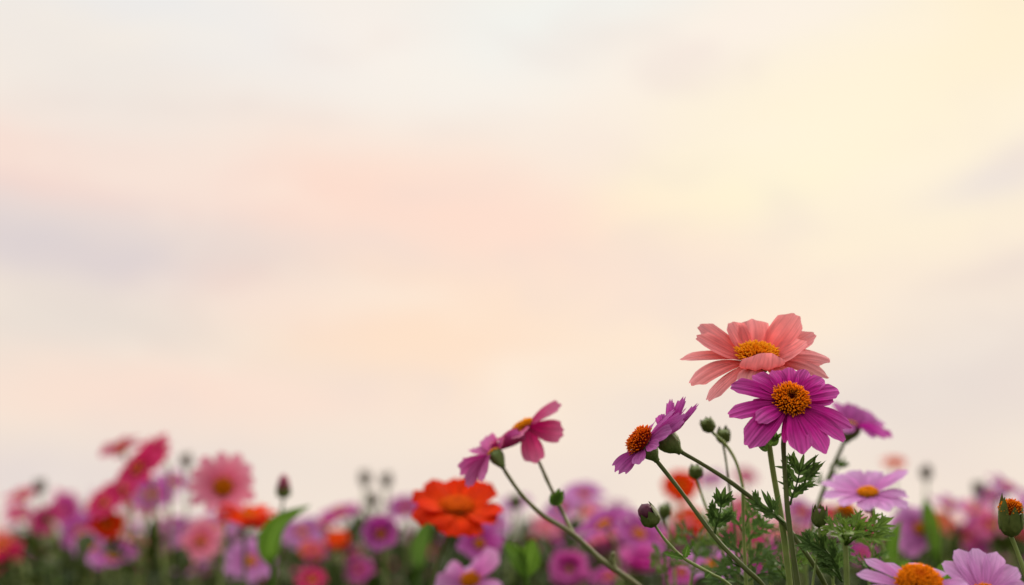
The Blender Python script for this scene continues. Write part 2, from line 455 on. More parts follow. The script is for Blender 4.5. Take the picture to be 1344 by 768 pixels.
def blade(mb, p, d, nrm, L, w, bend=0.0, fold=0.25, nv=7, teeth=0, rng=random, widest=0.4):
    """a pointed leaf blade folded along its midrib"""
    d = Vector(d).normalized(); nrm = Vector(nrm); W = d.cross(nrm).normalized(); nrm = W.cross(d).normalized()
    vs, uv = [], []
    for j in range(nv + 1):
        t = j / nv
        q = p + d * (L * t) + nrm * (bend * L * t * t)
        if t < widest: ww = math.sin(0.5 * math.pi * (0.12 + 0.88 * t / widest))
        else: ww = max(0.02, math.cos(0.5 * math.pi * (t - widest) / (1 - widest)) ** 0.9)
        if teeth and 0 < j < nv: ww *= 1.25 if j % 2 else 0.72
        for s in (-1, -0.5, 0, 0.5, 1):
            vs.append(q + W * (0.5 * w * ww * s) + nrm * (fold * w * ww * abs(s) * 0.5)); uv.append((s * .5 + .5, t))
    mb.add(vs, [(j * 5 + i, j * 5 + i + 1, (j + 1) * 5 + i + 1, (j + 1) * 5 + i) for j in range(nv) for i in range(4)], uv)

def fern(mb, pts, nrm, L, rng, pairs=4, wide=0.5, r=0.0007, lobe_w=0.22, sub=True):
    """a deeply cut leaf: midrib along pts, pointed lobes in pairs, each lobe with two side teeth"""
    P = catmull(pts, 10); N = len(P); nrm = Vector(nrm).normalized()
    tube(mb, pts, r, r * 0.5, 5, 6, 0)
    for k in range(pairs):
        t = 0.32 + 0.6 * k / max(1, pairs - 1) if pairs > 1 else 0.6
        i = min(N - 2, int(t * (N - 1))); T = (P[i + 1] - P[i]).normalized()
        for sgn in (-1, 1):
            S = T.cross(nrm).normalized() * sgn
            d = (S * rng.uniform(0.55, 0.95) + T * rng.uniform(0.6, 1.0) + nrm * rng.uniform(-0.2, 0.45)).normalized()
            l = L * wide * (1.0 - 0.35 * abs(t - 0.55)) * rng.uniform(0.75, 1.15)
            blade(mb, P[i], d, nrm + S * 0.2, l, l * lobe_w * 1.5, rng.uniform(-.25, .25), 0.35, 7, 1)
            if sub:
                for q, sg2 in ((0.35, -1), (0.45, 1), (0.62, -1), (0.68, 1)):
                    S2 = d.cross(nrm).normalized() * sg2
                    d2 = (d * 0.85 + S2 * rng.uniform(0.45, 0.85) + nrm * rng.uniform(-.1, .3)).normalized()
                    blade(mb, P[i] + d * (l * q), d2, nrm, l * rng.uniform(0.3, 0.5), l * lobe_w * 0.55, rng.uniform(-.2, .3), 0.3, 5)
    T = (P[-1] - P[-3]).normalized()
    for sgn in (0, -1, 1):
        S = T.cross(nrm).normalized() * sgn
        blade(mb, P[-1] - T * L * 0.04, T + S * 0.6, nrm, L * wide * rng.uniform(0.7, 1.0), L * wide * lobe_w, rng.uniform(-.2, .3), 0.3, 6)

def broad_leaf(mb, pts, nrm, w, fold=0.3, nv=16, widest=0.38, wave=0.05):
    P = catmull(pts, 8); N = len(P); vs, uv = [], []; nrm = Vector(nrm).normalized()
    for j in range(nv + 1):
        t = j / nv; f = t * (N - 1); i = min(N - 2, int(f)); q = P[i].lerp(P[i + 1], f - i)
        T = (P[min(i + 2, N - 1)] - P[max(i - 1, 0)]).normalized(); W = T.cross(nrm).normalized(); n = W.cross(T)
        ww = math.sin(0.5 * math.pi * (0.1 + 0.9 * t / widest)) if t < widest else max(0.01, math.cos(0.5 * math.pi * (t - widest) / (1 - widest)))
        for k in range(9):
            s = k / 4 - 1
            vs.append(q + W * (0.5 * w * ww * s) + n * (fold * w * ww * 0.5 * abs(s) ** 1.3 + wave * w * math.sin(9 * t + s) * abs(s))); uv.append((k / 8, t))
    mb.add(vs, [(j * 9 + i, j * 9 + i + 1, (j + 1) * 9 + i + 1, (j + 1) * 9 + i) for j in range(nv) for i in range(8)], uv)

# ------------------------------------------------------------------ flower builders
def calyx_shape(mb, c, axis, r, depth, rs, lobes=11):
    a = Vector(axis).normalized()
    lathe(mb, c, axis, [(rs, -depth * 1.22), (rs * 1.1, -depth * 1.1), (max(rs * 1.5, r * .4), -depth * .98), (r * 0.66, -depth * 0.82), (r * 0.9, -depth * 0.55), (r * 1.0, -depth * 0.28), (r * 0.93, 0.0)], 33, lobes, 0.10)
    _, x, y = frame(axis)
    for k in range(lobes):
        th = 2 * math.pi * (k + 0.5) / lobes; rad = x * math.cos(th) + y * math.sin(th)
        p = c + rad * (r * 0.80) - a * (depth * 0.74)
        blade(mb, p, a * 1.0 + rad * 0.22, rad, depth * 0.95, r * 0.55, -0.10, -0.25, 6)

def petal_specs(n, rad, w, elev, droop, rng, layers=1, jit=0.12):
    """petals of a whole head as (azimuth, length, elevation, width, arch) lists"""
    out = []
    for l in range(layers):
        for k in range(n):
            th = 2 * math.pi * (k + 0.5 * l + rng.uniform(-0.22, 0.22)) / n
            e = elev - 18 * l + rng.uniform(-9, 9)
            out.append((th, rad * rng.uniform(1 - jit, 1 + jit) * (1 - 0.04 * l), e, w * rng.uniform(0.88, 1.12), droop + rng.uniform(-0.06, 0.08)))
    return out

def radial_petal(mb, c, axis, r0, spec, rng, nu=6, nv=9, **kw):
    a, x, y = frame(axis); th, L, e, w, arch = spec
    rad = x * math.cos(th) + y * math.sin(th)
    p0 = c + rad * r0; d = rad * math.cos(R(e)) + a * math.sin(R(e))
    p2 = p0 + d * (L - r0); p1 = p0 + d * (0.52 * (L - r0)) + a * (arch * L)
    petal_shape(mb, p0, p1, p2, a.cross(rad), w, nu=nu, nv=nv, rng=rng, **kw)

def head(parent, c, axis, rad, pm, dm, rng, n=13, w=None, elev=6, droop=0.10, layers=1, r0=None, dr=None, dh=None, individual=True, nf=90,
         calyx=True, crs=0.0016, hero=False, cup=0.10, teeth=0.05, ruffle=0.05, cal_depth=None, foot=0.34):
    r0 = r0 or rad * 0.2; dr = dr or rad * 0.27; dh = dh or dr * 0.55; w = w or 2.35 * rad * 0.78 / n * (1.35 if layers > 1 else 1)
    a = Vector(axis).normalized()
    specs = petal_specs(n, rad, w, elev, droop, rng, layers)
    kw = dict(cup=cup, teeth=teeth, ruffle=ruffle, foot=foot)
    if hero: kw.update(nu=10, nv=16)
    if individual:
        for s in specs:
            mb = MB(); radial_petal(mb, c, a, r0, s, rng, **kw); build('petal', mb, pm, parent, c)
    else:
        mb = MB()
        for s in specs: radial_petal(mb, c, a, r0, s, rng, nu=4, nv=6, **{k: v for k, v in kw.items() if k not in ('nu', 'nv')})
        build('corolla', mb, pm, parent, c)
    mb = MB(); disc_shape(mb, c + a * (0.002 * 0), a, dr, dh, nf, rng=rng, segs=5 if hero else 4, sr=0.075 if nf > 150 else 0.11)
    build('disc', mb, dm, parent, c)
    if calyx:
        mb = MB(); calyx_shape(mb, c, a, dr * 0.95, cal_depth or dr * 1.0, crs); build('calyx', mb, M_CALYX, parent, c)
    return (cal_depth or dr * 1.0)

def ground_anchor(p, q, spread=0.05):
    """where a stem leaving the frame through p, coming from q, is rooted"""
    d = (p - q); k = 0.16
    return Vector((p.x + max(-0.12, min(0.12, d.x * 2.0)), p.y + max(-.05, min(.05, d.y)), 0))

def stem_points(pts):
    """continues a stem from the last point given, bending down to its root"""
    p, q = pts[-1], pts[-2]
    d = (p - q).normalized(); g = ground_anchor(p, q)
    c = p + d * min(0.22, p.z * 0.5); c.z = min(c.z, p.z * 0.72)
    return list(pts) + [(1 - t) ** 2 * p + 2 * t * (1 - t) * c + t * t * g for t in (0.06, 0.14, 0.26, 0.42, 0.62, 0.82, 1.0)]

# ------------------------------------------------------------------ setting
def structure(name, mb, mat):
    o = build(name, mb, mat); o['kind'] = 'structure'; return o
gm = MB(); gs = 60
rngg = random.Random(5)
xs = [-600, -120, -30, -10, -4, -2, -1, 0, 1, 2, 4, 10, 30, 120, 600]
ys = [-300, -60, -10, -2, 0, 1, 2, 4, 8, 16, 40, 120, 400, 1200]
gv = [(x, y, 0 if abs(x) > 25 or y > 30 or y < -9 else rngg.uniform(-.015, .0)) for y in ys for x in xs]
gm.add(gv, [(j * len(xs) + i, j * len(xs) + i + 1, (j + 1) * len(xs) + i + 1, (j + 1) * len(xs) + i) for j in range(len(ys) - 1) for i in range(len(xs) - 1)])
structure('ground', gm, M_SOIL)

def P(x, y, z, w, arch=8, **k): return (x, y, z, w, arch, k)

def explicit_head(parent, px, py, d, axis, r0, petals, pm, dm, dr, dh, rng, nf=320, dip=0.0, calyx=None, sl=0.25, sr=0.075, dl=0.0, nu=14, nv=22, crs=3.2, caxis=None):
    """petals given one by one as they stand round the disc; lengths in units of 1/F of the depth"""
    m = d / F; c = at(px, py, d); a = view(*axis).normalized(); av = Vector(axis).normalized()
    for (x, y, z, w, arch, k) in petals:
        k = dict(k)
        if z is None: z = -(x * av.x + y * av.y) / av.z
        tv = Vector((x, y, z)); rad = tv - av * tv.dot(av); rad.normalize()
        if 'az' in k: rad = Vector(k.pop('az')); rad = (rad - av * rad.dot(av)).normalized()
        b = rad * r0; mid = k.pop('mid', None)
        mid = Vector(mid) if mid else b + (tv - b) * 0.52 + av * arch
        roll = k.pop('roll', 0)
        Wv = av.cross(rad)
        if roll: Wv = Matrix.Rotation(R(roll), 3, (tv - b).normalized()) @ Wv
        flat = k.pop('flat', 0)
        if flat:       # the petal twists to lie broadside to the open side of the head
            sd_ = Vector((0, 0, 1)).cross((tv - b).normalized()).normalized()
            if sd_.dot(Wv) < 0: sd_ = -sd_
            Wv = (Wv.normalized() * (1 - flat) + sd_ * flat).normalized()
        mb = MB()
        kw = dict(cup=0.10, teeth=0.06, ruffle=0.05, foot=0.36, nu=nu, nv=nv, rng=rng); kw.update(k)
        petal_shape(mb, c + view(*b) * m, c + view(*mid) * m, c + view(*tv) * m, view(*Wv), w * m, **kw)
        build('petal', mb, pm, parent, c)
    mb = MB(); disc_shape(mb, c + a * (dl * m), a, dr * m, dh * m, nf, sl, sr, rng, dip); build('disc', mb, dm, parent, c)
    if calyx:
        mb = MB(); calyx_shape(mb, c, view(*caxis).normalized() if caxis else a, calyx[0] * m, calyx[1] * m, crs * m); build('calyx', mb, M_CALYX, parent, c)

def stem_part(parent, pts, r0, r1, mat=None, name='stem', seg=9):
    mb = MB(); tube(mb, pts, r0, r1, seg, 10); return build(name, mb, mat or M_STEM, parent, pts[0])

def px_path(d, pts):
    """pixel path, each point (px, py) at depth d or (px, py, its own depth)"""
    return [at(p[0], p[1], p[2] if len(p) > 2 else d) for p in pts]

def bud_shape(mb_g, mb_p, c, axis, r, L, rng, show=0.3, bracts=7):
    """a green cup of overlapping bracts with the shut petals showing at its top; show = share of the height the petals take"""
    a, x, y = frame(axis); top = L * (0.5 - show); bot = -L * .5
    H = top - bot
    lathe(mb_g, c, a, [(r * .2, bot), (r * .55, bot + H * .08), (r * .92, bot + H * .38), (r, bot + H * .62), (r * .93, bot + H * .86), (r * .8, top)], 20, bracts, 0.10)
    for k in range(bracts):
        th = 2 * math.pi * (k + rng.uniform(-.15, .15)) / bracts; rad = x * math.cos(th) + y * math.sin(th)
        blade(mb_g, c + rad * (r * 0.97) + a * (bot + H * .32), a + rad * 0.10, rad, H * 1.2 * rng.uniform(.85, 1.2), r * 0.9, -0.14, -0.2, 6)
    lathe(mb_p, c, a, [(r * .7, top - H * .12), (r * .8, top), (r * .78, top + (L * .5 - top) * .4), (r * .6, top + (L * .5 - top) * .8), (r * .2, L * .5)], 20, 9, 0.12)
    for k in range(9):
        th = 2 * math.pi * (k + .5) / 9; rad = x * math.cos(th) + y * math.sin(th)
        blade(mb_p, c + rad * (r * .8) + a * (top - H * .05), a * 1 - rad * 0.12, rad, (L * .53 - top) * rng.uniform(.85, 1.15), r * .55, -0.35, -0.2, 5)

def bud_thing(name, label, pts, d, axis, rpx, Lpx, rng, pm, stem_r=2.2, mat=M_STEM, group=None, fringe=False, show=0.3, gm_=None):
    """a bud on its own stem; pts pixel path from the bud's base downwards"""
    W = px_path(d, pts); S = stem_points(W); m = d / F
    t = thing(name, label, 'flower bud', S[-1], group)
    stem_part(t, S, stem_r * m * 0.85, stem_r * m * 1.2, mat)
    a = view(*axis).normalized(); c = W[0] + a * (Lpx * m * 0.5)
    g, p = MB(), MB(); bud_shape(g, p, c, a, rpx * m, Lpx * m, rng, show)
    if fringe: p = MB(); disc_shape(p, c + a * (Lpx * m * 0.17), a, rpx * m * 0.76, rpx * m * 1.0, 150, 0.40, 0.06, rng)
    build('bud', g, gm_ or M_BUD, t, c); build('petal_tip', p, pm, t, c)
    return t

def fern_part(t, pts, nrm, L, rng, mat=M_LEAFD, name='leaf', **k):
    mb = MB(); fern(mb, pts, nrm, L, rng, **k); return build(name, mb, mat, t, pts[0])

# ------------------------------------------------------------------ the sharp cluster of flowers
Z = 1 / 3.84
def z(*v): return tuple(q * Z if q is not None else None for q in v)
def ZP(x, y, zz, w, arch=30, **k):
    if 'mid' in k: k['mid'] = z(*k['mid'])
    return (x * Z, y * Z, zz * Z if zz is not None else None, w * Z, arch * Z, k)

# salmon flower on the tallest stem
rng = random.Random(11)
D1 = 0.735
S = stem_points(px_path(D1, [(994, 478), (1000, 520), (1008, 572), (1015, 620), (1027, 690), (1037, 768)]))
salmon = thing('daisy_flower', 'salmon pink daisy with golden disc, the topmost bloom of the sharp cluster', 'flower', S[-1])
stem_part(salmon, S, 0.0014, 0.0021, M_STEM)
explicit_head(salmon, 993, 473, D1, (0.0, 0.93, 0.37), 14, [
    ZP(-118, 190, -110, 120, -8, cup=0.22, flat=0.31, teeth=.03, foot=.26, ridge=.03, rnd=.19, endn=.22, widest=.56), ZP(-2, 205, -150, 160, -10, cup=0.2, teeth=.03, foot=.26, ridge=.03, rnd=.19, endn=.22, widest=.56), ZP(215, 235, -70, 160, -22, cup=0.10, flat=0.34, teeth=.03, foot=.26, ridge=.03, rnd=.19, endn=.22, widest=.56),
    ZP(312, 132, -60, 112, -10, flat=0.37, teeth=.03, foot=.26, ridge=.03, rnd=.19, endn=.22, widest=.56), ZP(-288, 172, -70, 125, 0, flat=0.37, teeth=.03, foot=.26, ridge=.03, rnd=.19, endn=.22, widest=.56), ZP(-315, 122, 50, 112, -25, cup=0.24, flat=0.37, teeth=.03, foot=.26, ridge=.03, rnd=.19, endn=.22, widest=.56),
    ZP(232, 92, 130, 140, -50, cup=0.2, flat=0.25, teeth=.03, foot=.26, ridge=.03, rnd=.19, endn=.22, widest=.56), ZP(10, 48, 185, 225, 0, mid=(8, -92, 150), cup=0.10, teeth=.02, foot=.26, ridge=.03, rnd=.19, endn=.22, widest=.56),
    ZP(-382, 2, -40, 70, 45, flat=0.28, teeth=.03, foot=.26, ridge=.03, rnd=.19, endn=.22, widest=.56), ZP(-350, -118, 70, 104, 70, cup=-0.18, flat=0.31, teeth=.03, foot=.26, ridge=.03, rnd=.19, endn=.22, widest=.56), ZP(-270, -196, 150, 80, 40, cup=-0.14, flat=0.10, teeth=.03, foot=.26, ridge=.03, rnd=.19, endn=.22, widest=.56),
    ZP(-60, -95, 190, 150, 26, cup=-0.2, teeth=.03, foot=.26, ridge=.03, rnd=.19, endn=.22, widest=.56), ZP(372, -2, 20, 112, 72, cup=-0.2, flat=0.31, teeth=.03, foot=.26, ridge=.03, rnd=.19, endn=.22, widest=.56), ZP(345, -84, 90, 100, 80, cup=-0.1, flat=0.25, teeth=.03, foot=.26, ridge=.03, rnd=.19, endn=.22, widest=.56),
    ZP(165, -108, 180, 130, 50, cup=-0.15, teeth=.03, foot=.26, ridge=.03, rnd=.19, endn=.22, widest=.56), ZP(-180, 60, -260, 110, 10, teeth=.03, foot=.26, ridge=.03, rnd=.19, endn=.22, widest=.56), ZP(190, 70, -260, 110, 10, teeth=.03, foot=.26, ridge=.03, rnd=.19, endn=.22, widest=.56), ZP(60, -70, -250, 110, 30, teeth=.03, foot=.26, ridge=.03, rnd=.19, endn=.22, widest=.56),
], PM['salmon'], DM['gold'], 21, 8, rng, 360, calyx=(20, 17), dl=6, sl=0.45, sr=0.045)

# magenta flower in front of it
rng = random.Random(12)
D2 = 0.705
S = stem_points(px_path(D2, [(1034, 547), (1029, 575), (1029, 600), (1033, 660), (1040, 720), (1047, 768)]))
magenta = thing('daisy_flower', 'deep magenta daisy with rust orange disc, overlapped by the salmon bloom above it', 'flower', S[-1])
stem_part(magenta, S, 0.00125, 0.0018, M_STEMD)
explicit_head(magenta, 1037, 527, D2, (0.05, 0.62, 0.78), 12, [
    ZP(-298, 72, None, 103, 36, teeth=.03, rnd=.2, endn=.24, widest=.58, ridge=.035, ruffle=.1), ZP(-326, -68, None, 98, 46, cup=-0.10, teeth=.03, rnd=.2, endn=.24, widest=.58, ridge=.035, ruffle=.1), ZP(-192, -92, 130, 92, 30, cup=-0.08, teeth=.03, rnd=.2, endn=.24, widest=.58, ridge=.035, ruffle=.1),
    ZP(-255, -208, None, 139, 36, cup=0.08, teeth=.03, rnd=.2, endn=.24, widest=.58, ridge=.035, ruffle=.1), ZP(-40, -205, 60, 60, 20, roll=40, teeth=.03, rnd=.2, endn=.24, widest=.58, ridge=.035, ruffle=.1), ZP(28, -246, None, 124, 44, cup=-0.08, teeth=.03, rnd=.2, endn=.24, widest=.58, ridge=.035, ruffle=.1),
    ZP(142, -244, None, 107, 36, teeth=.03, rnd=.2, endn=.24, widest=.58, ridge=.035, ruffle=.1), ZP(248, -188, None, 96, 30, teeth=.03, rnd=.2, endn=.24, widest=.58, ridge=.035, ruffle=.1), ZP(296, -122, None, 95, 40, cup=-0.08, teeth=.03, rnd=.2, endn=.24, widest=.58, ridge=.035, ruffle=.1),
    ZP(262, 48, None, 98, 26, teeth=.03, rnd=.2, endn=.24, widest=.58, ridge=.035, ruffle=.1), ZP(190, 110, None, 88, 20, teeth=.03, rnd=.2, endn=.24, widest=.58, ridge=.035, ruffle=.1), ZP(112, 152, None, 84, 16, teeth=.03, rnd=.2, endn=.24, widest=.58, ridge=.035, ruffle=.1), ZP(28, 165, None, 88, 12, teeth=.03, rnd=.2, endn=.24, widest=.58, ridge=.035, ruffle=.1),
    ZP(-70, 150, None, 88, 12, teeth=.03, rnd=.2, endn=.24, widest=.58, ridge=.035, ruffle=.1), ZP(-175, 125, None, 95, 20, teeth=.03, rnd=.2, endn=.24, widest=.58, ridge=.035, ruffle=.1), ZP(-210, -30, None, 79, 12, teeth=.03, rnd=.2, endn=.24, widest=.58, ridge=.035, ruffle=.1), ZP(225, 5, None, 79, 6, teeth=.03, rnd=.2, endn=.24, widest=.58, ridge=.035, ruffle=.1),
], PM['magenta'], DM['rust'], 19.5, 15, rng, 330, dip=0.55, calyx=(18, 20), sl=0.36, sr=0.05)
for (p, L) in (([(1007, 592), (1002, 588), (997, 581), (995, 574)], 0.010), ([(1010, 585), (1014, 580), (1017, 573), (1019, 567)], 0.009)):
    mb = MB(); W = px_path(D1 - .004, p); broad_leaf(mb, W, view(.2, .5, .8), 0.0055, 0.4)
    for s in (-1, 1): blade(mb, W[1], (W[3] - W[0]) + view(s * .004, 0, 0), view(.2, .3, .9), L * .8, .0022)
    build('leaf', mb, M_LEAF, salmon, W[0])
W = px_path(D2, [(1037, 663), (1040, 652), (1046, 635), (1050, 618)])
fern_part(magenta, W, view(-.2, .35, .9), 0.019, rng, pairs=4, wide=0.7, lobe_w=0.18)
mb = MB(); W = px_path(D2 - .003, [(1058, 628), (1070, 618), (1085, 606)])
blade(mb, W[0], W[2] - W[0], view(-.3, .6, .7), (W[2] - W[0]).length, .0022, .1, .3, 7, 1)
build('leaf', mb, M_LEAFD, magenta, W[0])

# two lilac flowers turned away to one side
rng = random.Random(13)
D3 = 0.715
S = stem_points(px_path(D3, [(853, 593), (863, 606), (890, 640), (918, 678), (945, 713), (978, 746), (1001, 768, 0.72)]))
side1 = thing('daisy_flower', 'lilac daisy in profile with its maroon and orange disc laid bare', 'flower', S[-1])
stem_part(side1, S, 0.0012, 0.0015, M_STEMD)
explicit_head(side1, 846, 583, D3, (-0.77, 0.63, 0.10), 13, [
    P(-37, -38, 12, 24, 6, teeth=0.14, cup=0.05, flat=.8), P(-20, -30, -30, 20, 4, teeth=0.12, flat=.7),
    P(31, 22, 46, 24, 3, cup=0.1, teeth=0.03, flat=.2), P(52, 42, 26, 17, -1, teeth=0.12, flat=.7), P(50, 33, 14, 16, -2, teeth=0.12, flat=.7),
    P(44, 45, -30, 18, 2), P(20, 25, -55, 20, 4), P(-4, -8, -58, 20, 5), P(40, 45, 5, 18, 1), P(-12, -22, 44, 20, 3, flat=.3), P(12, 2, 56, 20, 2),
], PM['violet'], DM['maroon'], 17, 16, rng, 280, dip=0.3, calyx=(13, 23), sl=0.36, sr=0.05, dl=2, crs=3.8, caxis=(-.60, .80, 0))
W = px_path(D3, [(938, 702), (940, 690), (944, 678), (947, 660)])
fern_part(side1, W, view(.1, .3, .95), 0.017, rng, M_LEAFD, pairs=3, wide=0.62, lobe_w=0.28)
W = px_path(D3, [(977, 745), (968, 742), (960, 738)])
fern_part(side1, W, view(0, .5, .85), 0.012, rng, M_LEAFD, pairs=2, wide=0.5, lobe_w=0.2)

rng = random.Random(14)
D4 = 0.732
S = stem_points(px_path(D4, [(880, 582), (894, 593), (920, 608), (955, 630), (990, 656), (1024, 682), (1042, 704), (1066, 738), (1083, 768, 0.74)]))
side2 = thing('daisy_flower', 'lilac daisy seen from behind, toothed petals fanned upward over its pale green calyx', 'flower', S[-1])
stem_part(side2, S, 0.0012, 0.0017, M_STEMD)
explicit_head(side2, 871, 574, D4, (-0.74, 0.66, -0.12), 11, [
    P(9, 52, 10, 15, 0, teeth=.1, flat=.55), P(25, 56, 22, 15, -2, teeth=0.10, flat=.55), P(42, 48, 34, 11, -4, teeth=0.12, flat=.55),
    P(31, 37, 40, 14, -3, teeth=0.13, flat=.55), P(-6, 32, 18, 16, 4, flat=.55), P(20, 26, 44, 15, -3, teeth=0.1, flat=.55), P(33, 38, -20, 16, 0), P(-2, 5, -50, 16, 4),
    P(-22, -22, -22, 16, 4), P(-16, -16, 26, 14, 2),
], PM['violet'], DM['maroon'], 15, 9, rng, 200, calyx=(15, 25), sl=0.28, sr=0.07, crs=4)
W = px_path(D4 - .02, [(1029, 686), (1018, 677), (1008, 670), (996, 664)])
fern_part(side2, W, view(.1, .5, .85), 0.014, rng, M_LEAFD, pairs=2, wide=0.7, lobe_w=0.22)
mb = MB()
for (q, L) in (((998, 642), .014), ((1006, 644), .012), ((984, 661), .013), ((992, 669), .012)):
    e = at(q[0], q[1], D4 - .02); s = at(1014, 672, D4 - .02); blade(mb, s, e - s, view(.2, .3, .9), (e - s).length, .0026, .05, .4)
build('leaf', mb, M_LEAFD, side2, at(1014, 672, D4 - .02))

# plum tipped bud leaning over the lilac crowd
rng = random.Random(15)
bd = bud_thing('flower_bud', 'plum tipped green bud leaning away from the sharp cluster on a thin curved stem',
    [(860, 690), (866, 699), (876, 712), (898, 733), (931, 752), (958, 768)], 0.725, (-0.55, 0.83, 0.1), 13, 33, rng, M_BUDP, 2.4, show=.46)
for (a_, b_) in (((897, 733), (868, 727)), ((899, 732), (903, 714)), ((932, 752), (925, 760))):
    mb = MB(); p, q = at(*a_, .724), at(*b_, .722); blade(mb, p, q - p, view(.1, .6, .8), (q - p).length, .0042, .15, .35, 9, 1)
    build('leaf', mb, M_LEAF, bd, p)

# round green buds between the clusters
rng = random.Random(16)
bud_thing('flower_bud', 'small round green bud, the higher of the pair beneath the magenta bloom', [(934, 566), (941, 573), (952, 583), (966, 606), (975, 640), (983, 690), (986, 768)], 0.80, (-0.5, 0.8, 0.3), 9.5, 19, rng, M_BUD, 2.4, M_STEM, 'round green buds beneath the blooms')
bud_thing('flower_bud', 'small round green bud, the lower of the pair beneath the magenta bloom', [(949, 582), (953, 606), (958, 645), (964, 694), (968, 768)], 0.82, (0.0, 0.95, 0.3), 9.5, 19, rng, M_BUD, 2.0, M_STEMD, 'round green buds beneath the blooms')
b3 = bud_thing('flower_bud', 'lone round green bud in front of the blurred red bloom', [(914, 628), (918, 640), (926, 664), (938, 690), (950, 730), (955, 768)], 0.83, (-0.1, 0.95, 0.3), 9.5, 17, rng, M_BUD, 2.2, M_STEM, 'round green buds beneath the blooms')
bud_thing('flower_bud', 'soft green bud behind the plum tipped bud', [(873, 680), (878, 700), (884, 740), (886, 768)], 0.93, (-0.1, 0.95, 0.3), 9, 18, rng, M_BUD, 2.2, M_STEM, 'round green buds beneath the blooms')

# green bud with a reddish crown, leafy tuft beside it
rng = random.Random(17)
bud_thing('flower_bud', 'urn shaped green bud with reddish toothed crown beside the fern leaf tuft', [(1075, 692), (1075, 710), (1073, 728), (1068, 757), (1066, 775)], 0.70, (0.02, 1, 0.15), 10.5, 24, rng, M_BUDP, 1.9, M_STEM, show=.18)
S = stem_points(px_path(0.69, [(1109, 700), (1110, 722), (1111, 745), (1112, 775)]))
tuft = thing('leafy_shoot', 'bright green shoot crowned by a tuft of deeply cut fern leaves', 'plant', S[-1])
stem_part(tuft, S, 0.0013, 0.0016, M_STEM)
for (q, L, dz) in (((1092, 692), .014, .0), ((1126, 688), .016, .0), ((1154, 692), .019, .01), ((1148, 706), .018, .014), ((1108, 684), .013, -.01), ((1122, 700), .014, .02), ((1100, 704), .012, .02)):
    p = at(1110, 716, .69); e = at(q[0], q[1], .69 - dz); mid = (p + e) / 2 + view(0, .0035, .002)
    fern_part(tuft, [p, mid, e], view(.05, .65, .75), L, rng, M_LEAFM, pairs=3, wide=0.6, lobe_w=0.2)
for (a_, m_, q, L) in (((1104, 760), (1096, 738), (1080, 718), .019), ((1104, 758), (1086, 728), (1062, 714), .017), ((1106, 764), (1094, 750), (1084, 742), .012)):
    fern_part(tuft, px_path(.70, [a_, m_, q]), view(-.2, .6, .75), L, rng, M_LEAFD, pairs=3, wide=0.6, lobe_w=0.26)

# soft fern leaves of a low plant at the foot of the cluster
S = stem_points(px_path(0.76, [(975, 640), (976, 690), (978, 740), (980, 775)]))
fp = thing('leafy_shoot', 'upright shoot with feathery dark leaves behind the crossing stems', 'plant', S[-1])
stem_part(fp, S, 0.001, 0.0014, M_STEM)
for (q0, q1, L) in (((976, 700), (958, 676), .016), ((977, 720), (1000, 690), .018), ((977, 735), (955, 712), .018), ((978, 748), (1004, 728), .018), ((978, 760), (952, 748), .02), ((978, 690), (990, 668), .012), ((979, 765), (1012, 752), .02), ((978, 768), (940, 762), .02)):
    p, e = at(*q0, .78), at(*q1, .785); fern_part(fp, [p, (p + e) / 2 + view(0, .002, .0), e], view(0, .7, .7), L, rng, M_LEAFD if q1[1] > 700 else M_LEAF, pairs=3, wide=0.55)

shoots = [  # x at foot, x and y at top, depth, label
    (905, 918, 700, .86, 'thin shoot of jagged leaves under the lone round bud'), (940, 934, 690, .92, 'thin shoot of jagged leaves between the two crossing stems'),
    (1012, 1008, 704, .90, 'thin shoot of jagged leaves just behind the twin upright stems'), (1060, 1056, 712, .84, 'dark jagged shoot at the foot of the urn shaped bud'),
    (1140, 1146, 716, .80, 'low jagged shoot under the stem of the flat lilac daisy'), (880, 872, 730, .90, 'low jagged shoot by the stalk of the plum tipped bud'),
    (1032, 1034, 742, .78, 'short jagged shoot at the foot of the twin upright stems'), (1096, 1092, 738, .76, 'dark jagged shoot low against the fern leaf tuft')]
for i, (x0, x1, y1, dd, lab) in enumerate(shoots):
    rs = random.Random(500 + i)
    W = px_path(dd, [(x1, y1), ((x0 * .4 + x1 * .6), y1 + 28), (x0, 775)]); S = stem_points(W)
    t = thing('leafy_shoot', lab, 'plant', S[-1], 'jagged shoots at the foot of the sharp cluster'); stem_part(t, S, .0008, .0013, M_STEM)
    hgt = 768 - y1; nlf = max(4, int(hgt / 9))
    for k in range(nlf):
        f = k / nlf; yy = y1 + f * hgt; xx = x1 + (x0 - x1) * f; s_ = -1 if k % 2 else 1
        a_ = at(xx, yy, dd); e = at(xx + s_ * rs.uniform(12, 26), yy - rs.uniform(8, 24), dd + rs.uniform(-.012, .012))
        fern_part(t, [a_, (a_ + e) / 2 + view(0, .002, 0), e], view(rs.uniform(-.3, .3), .6, .75), (e - a_).length * .95, rs, (M_LEAF, M_LEAFD, M_LEAFM)[(k + i) % 3], pairs=3, wide=.5, lobe_w=.2)

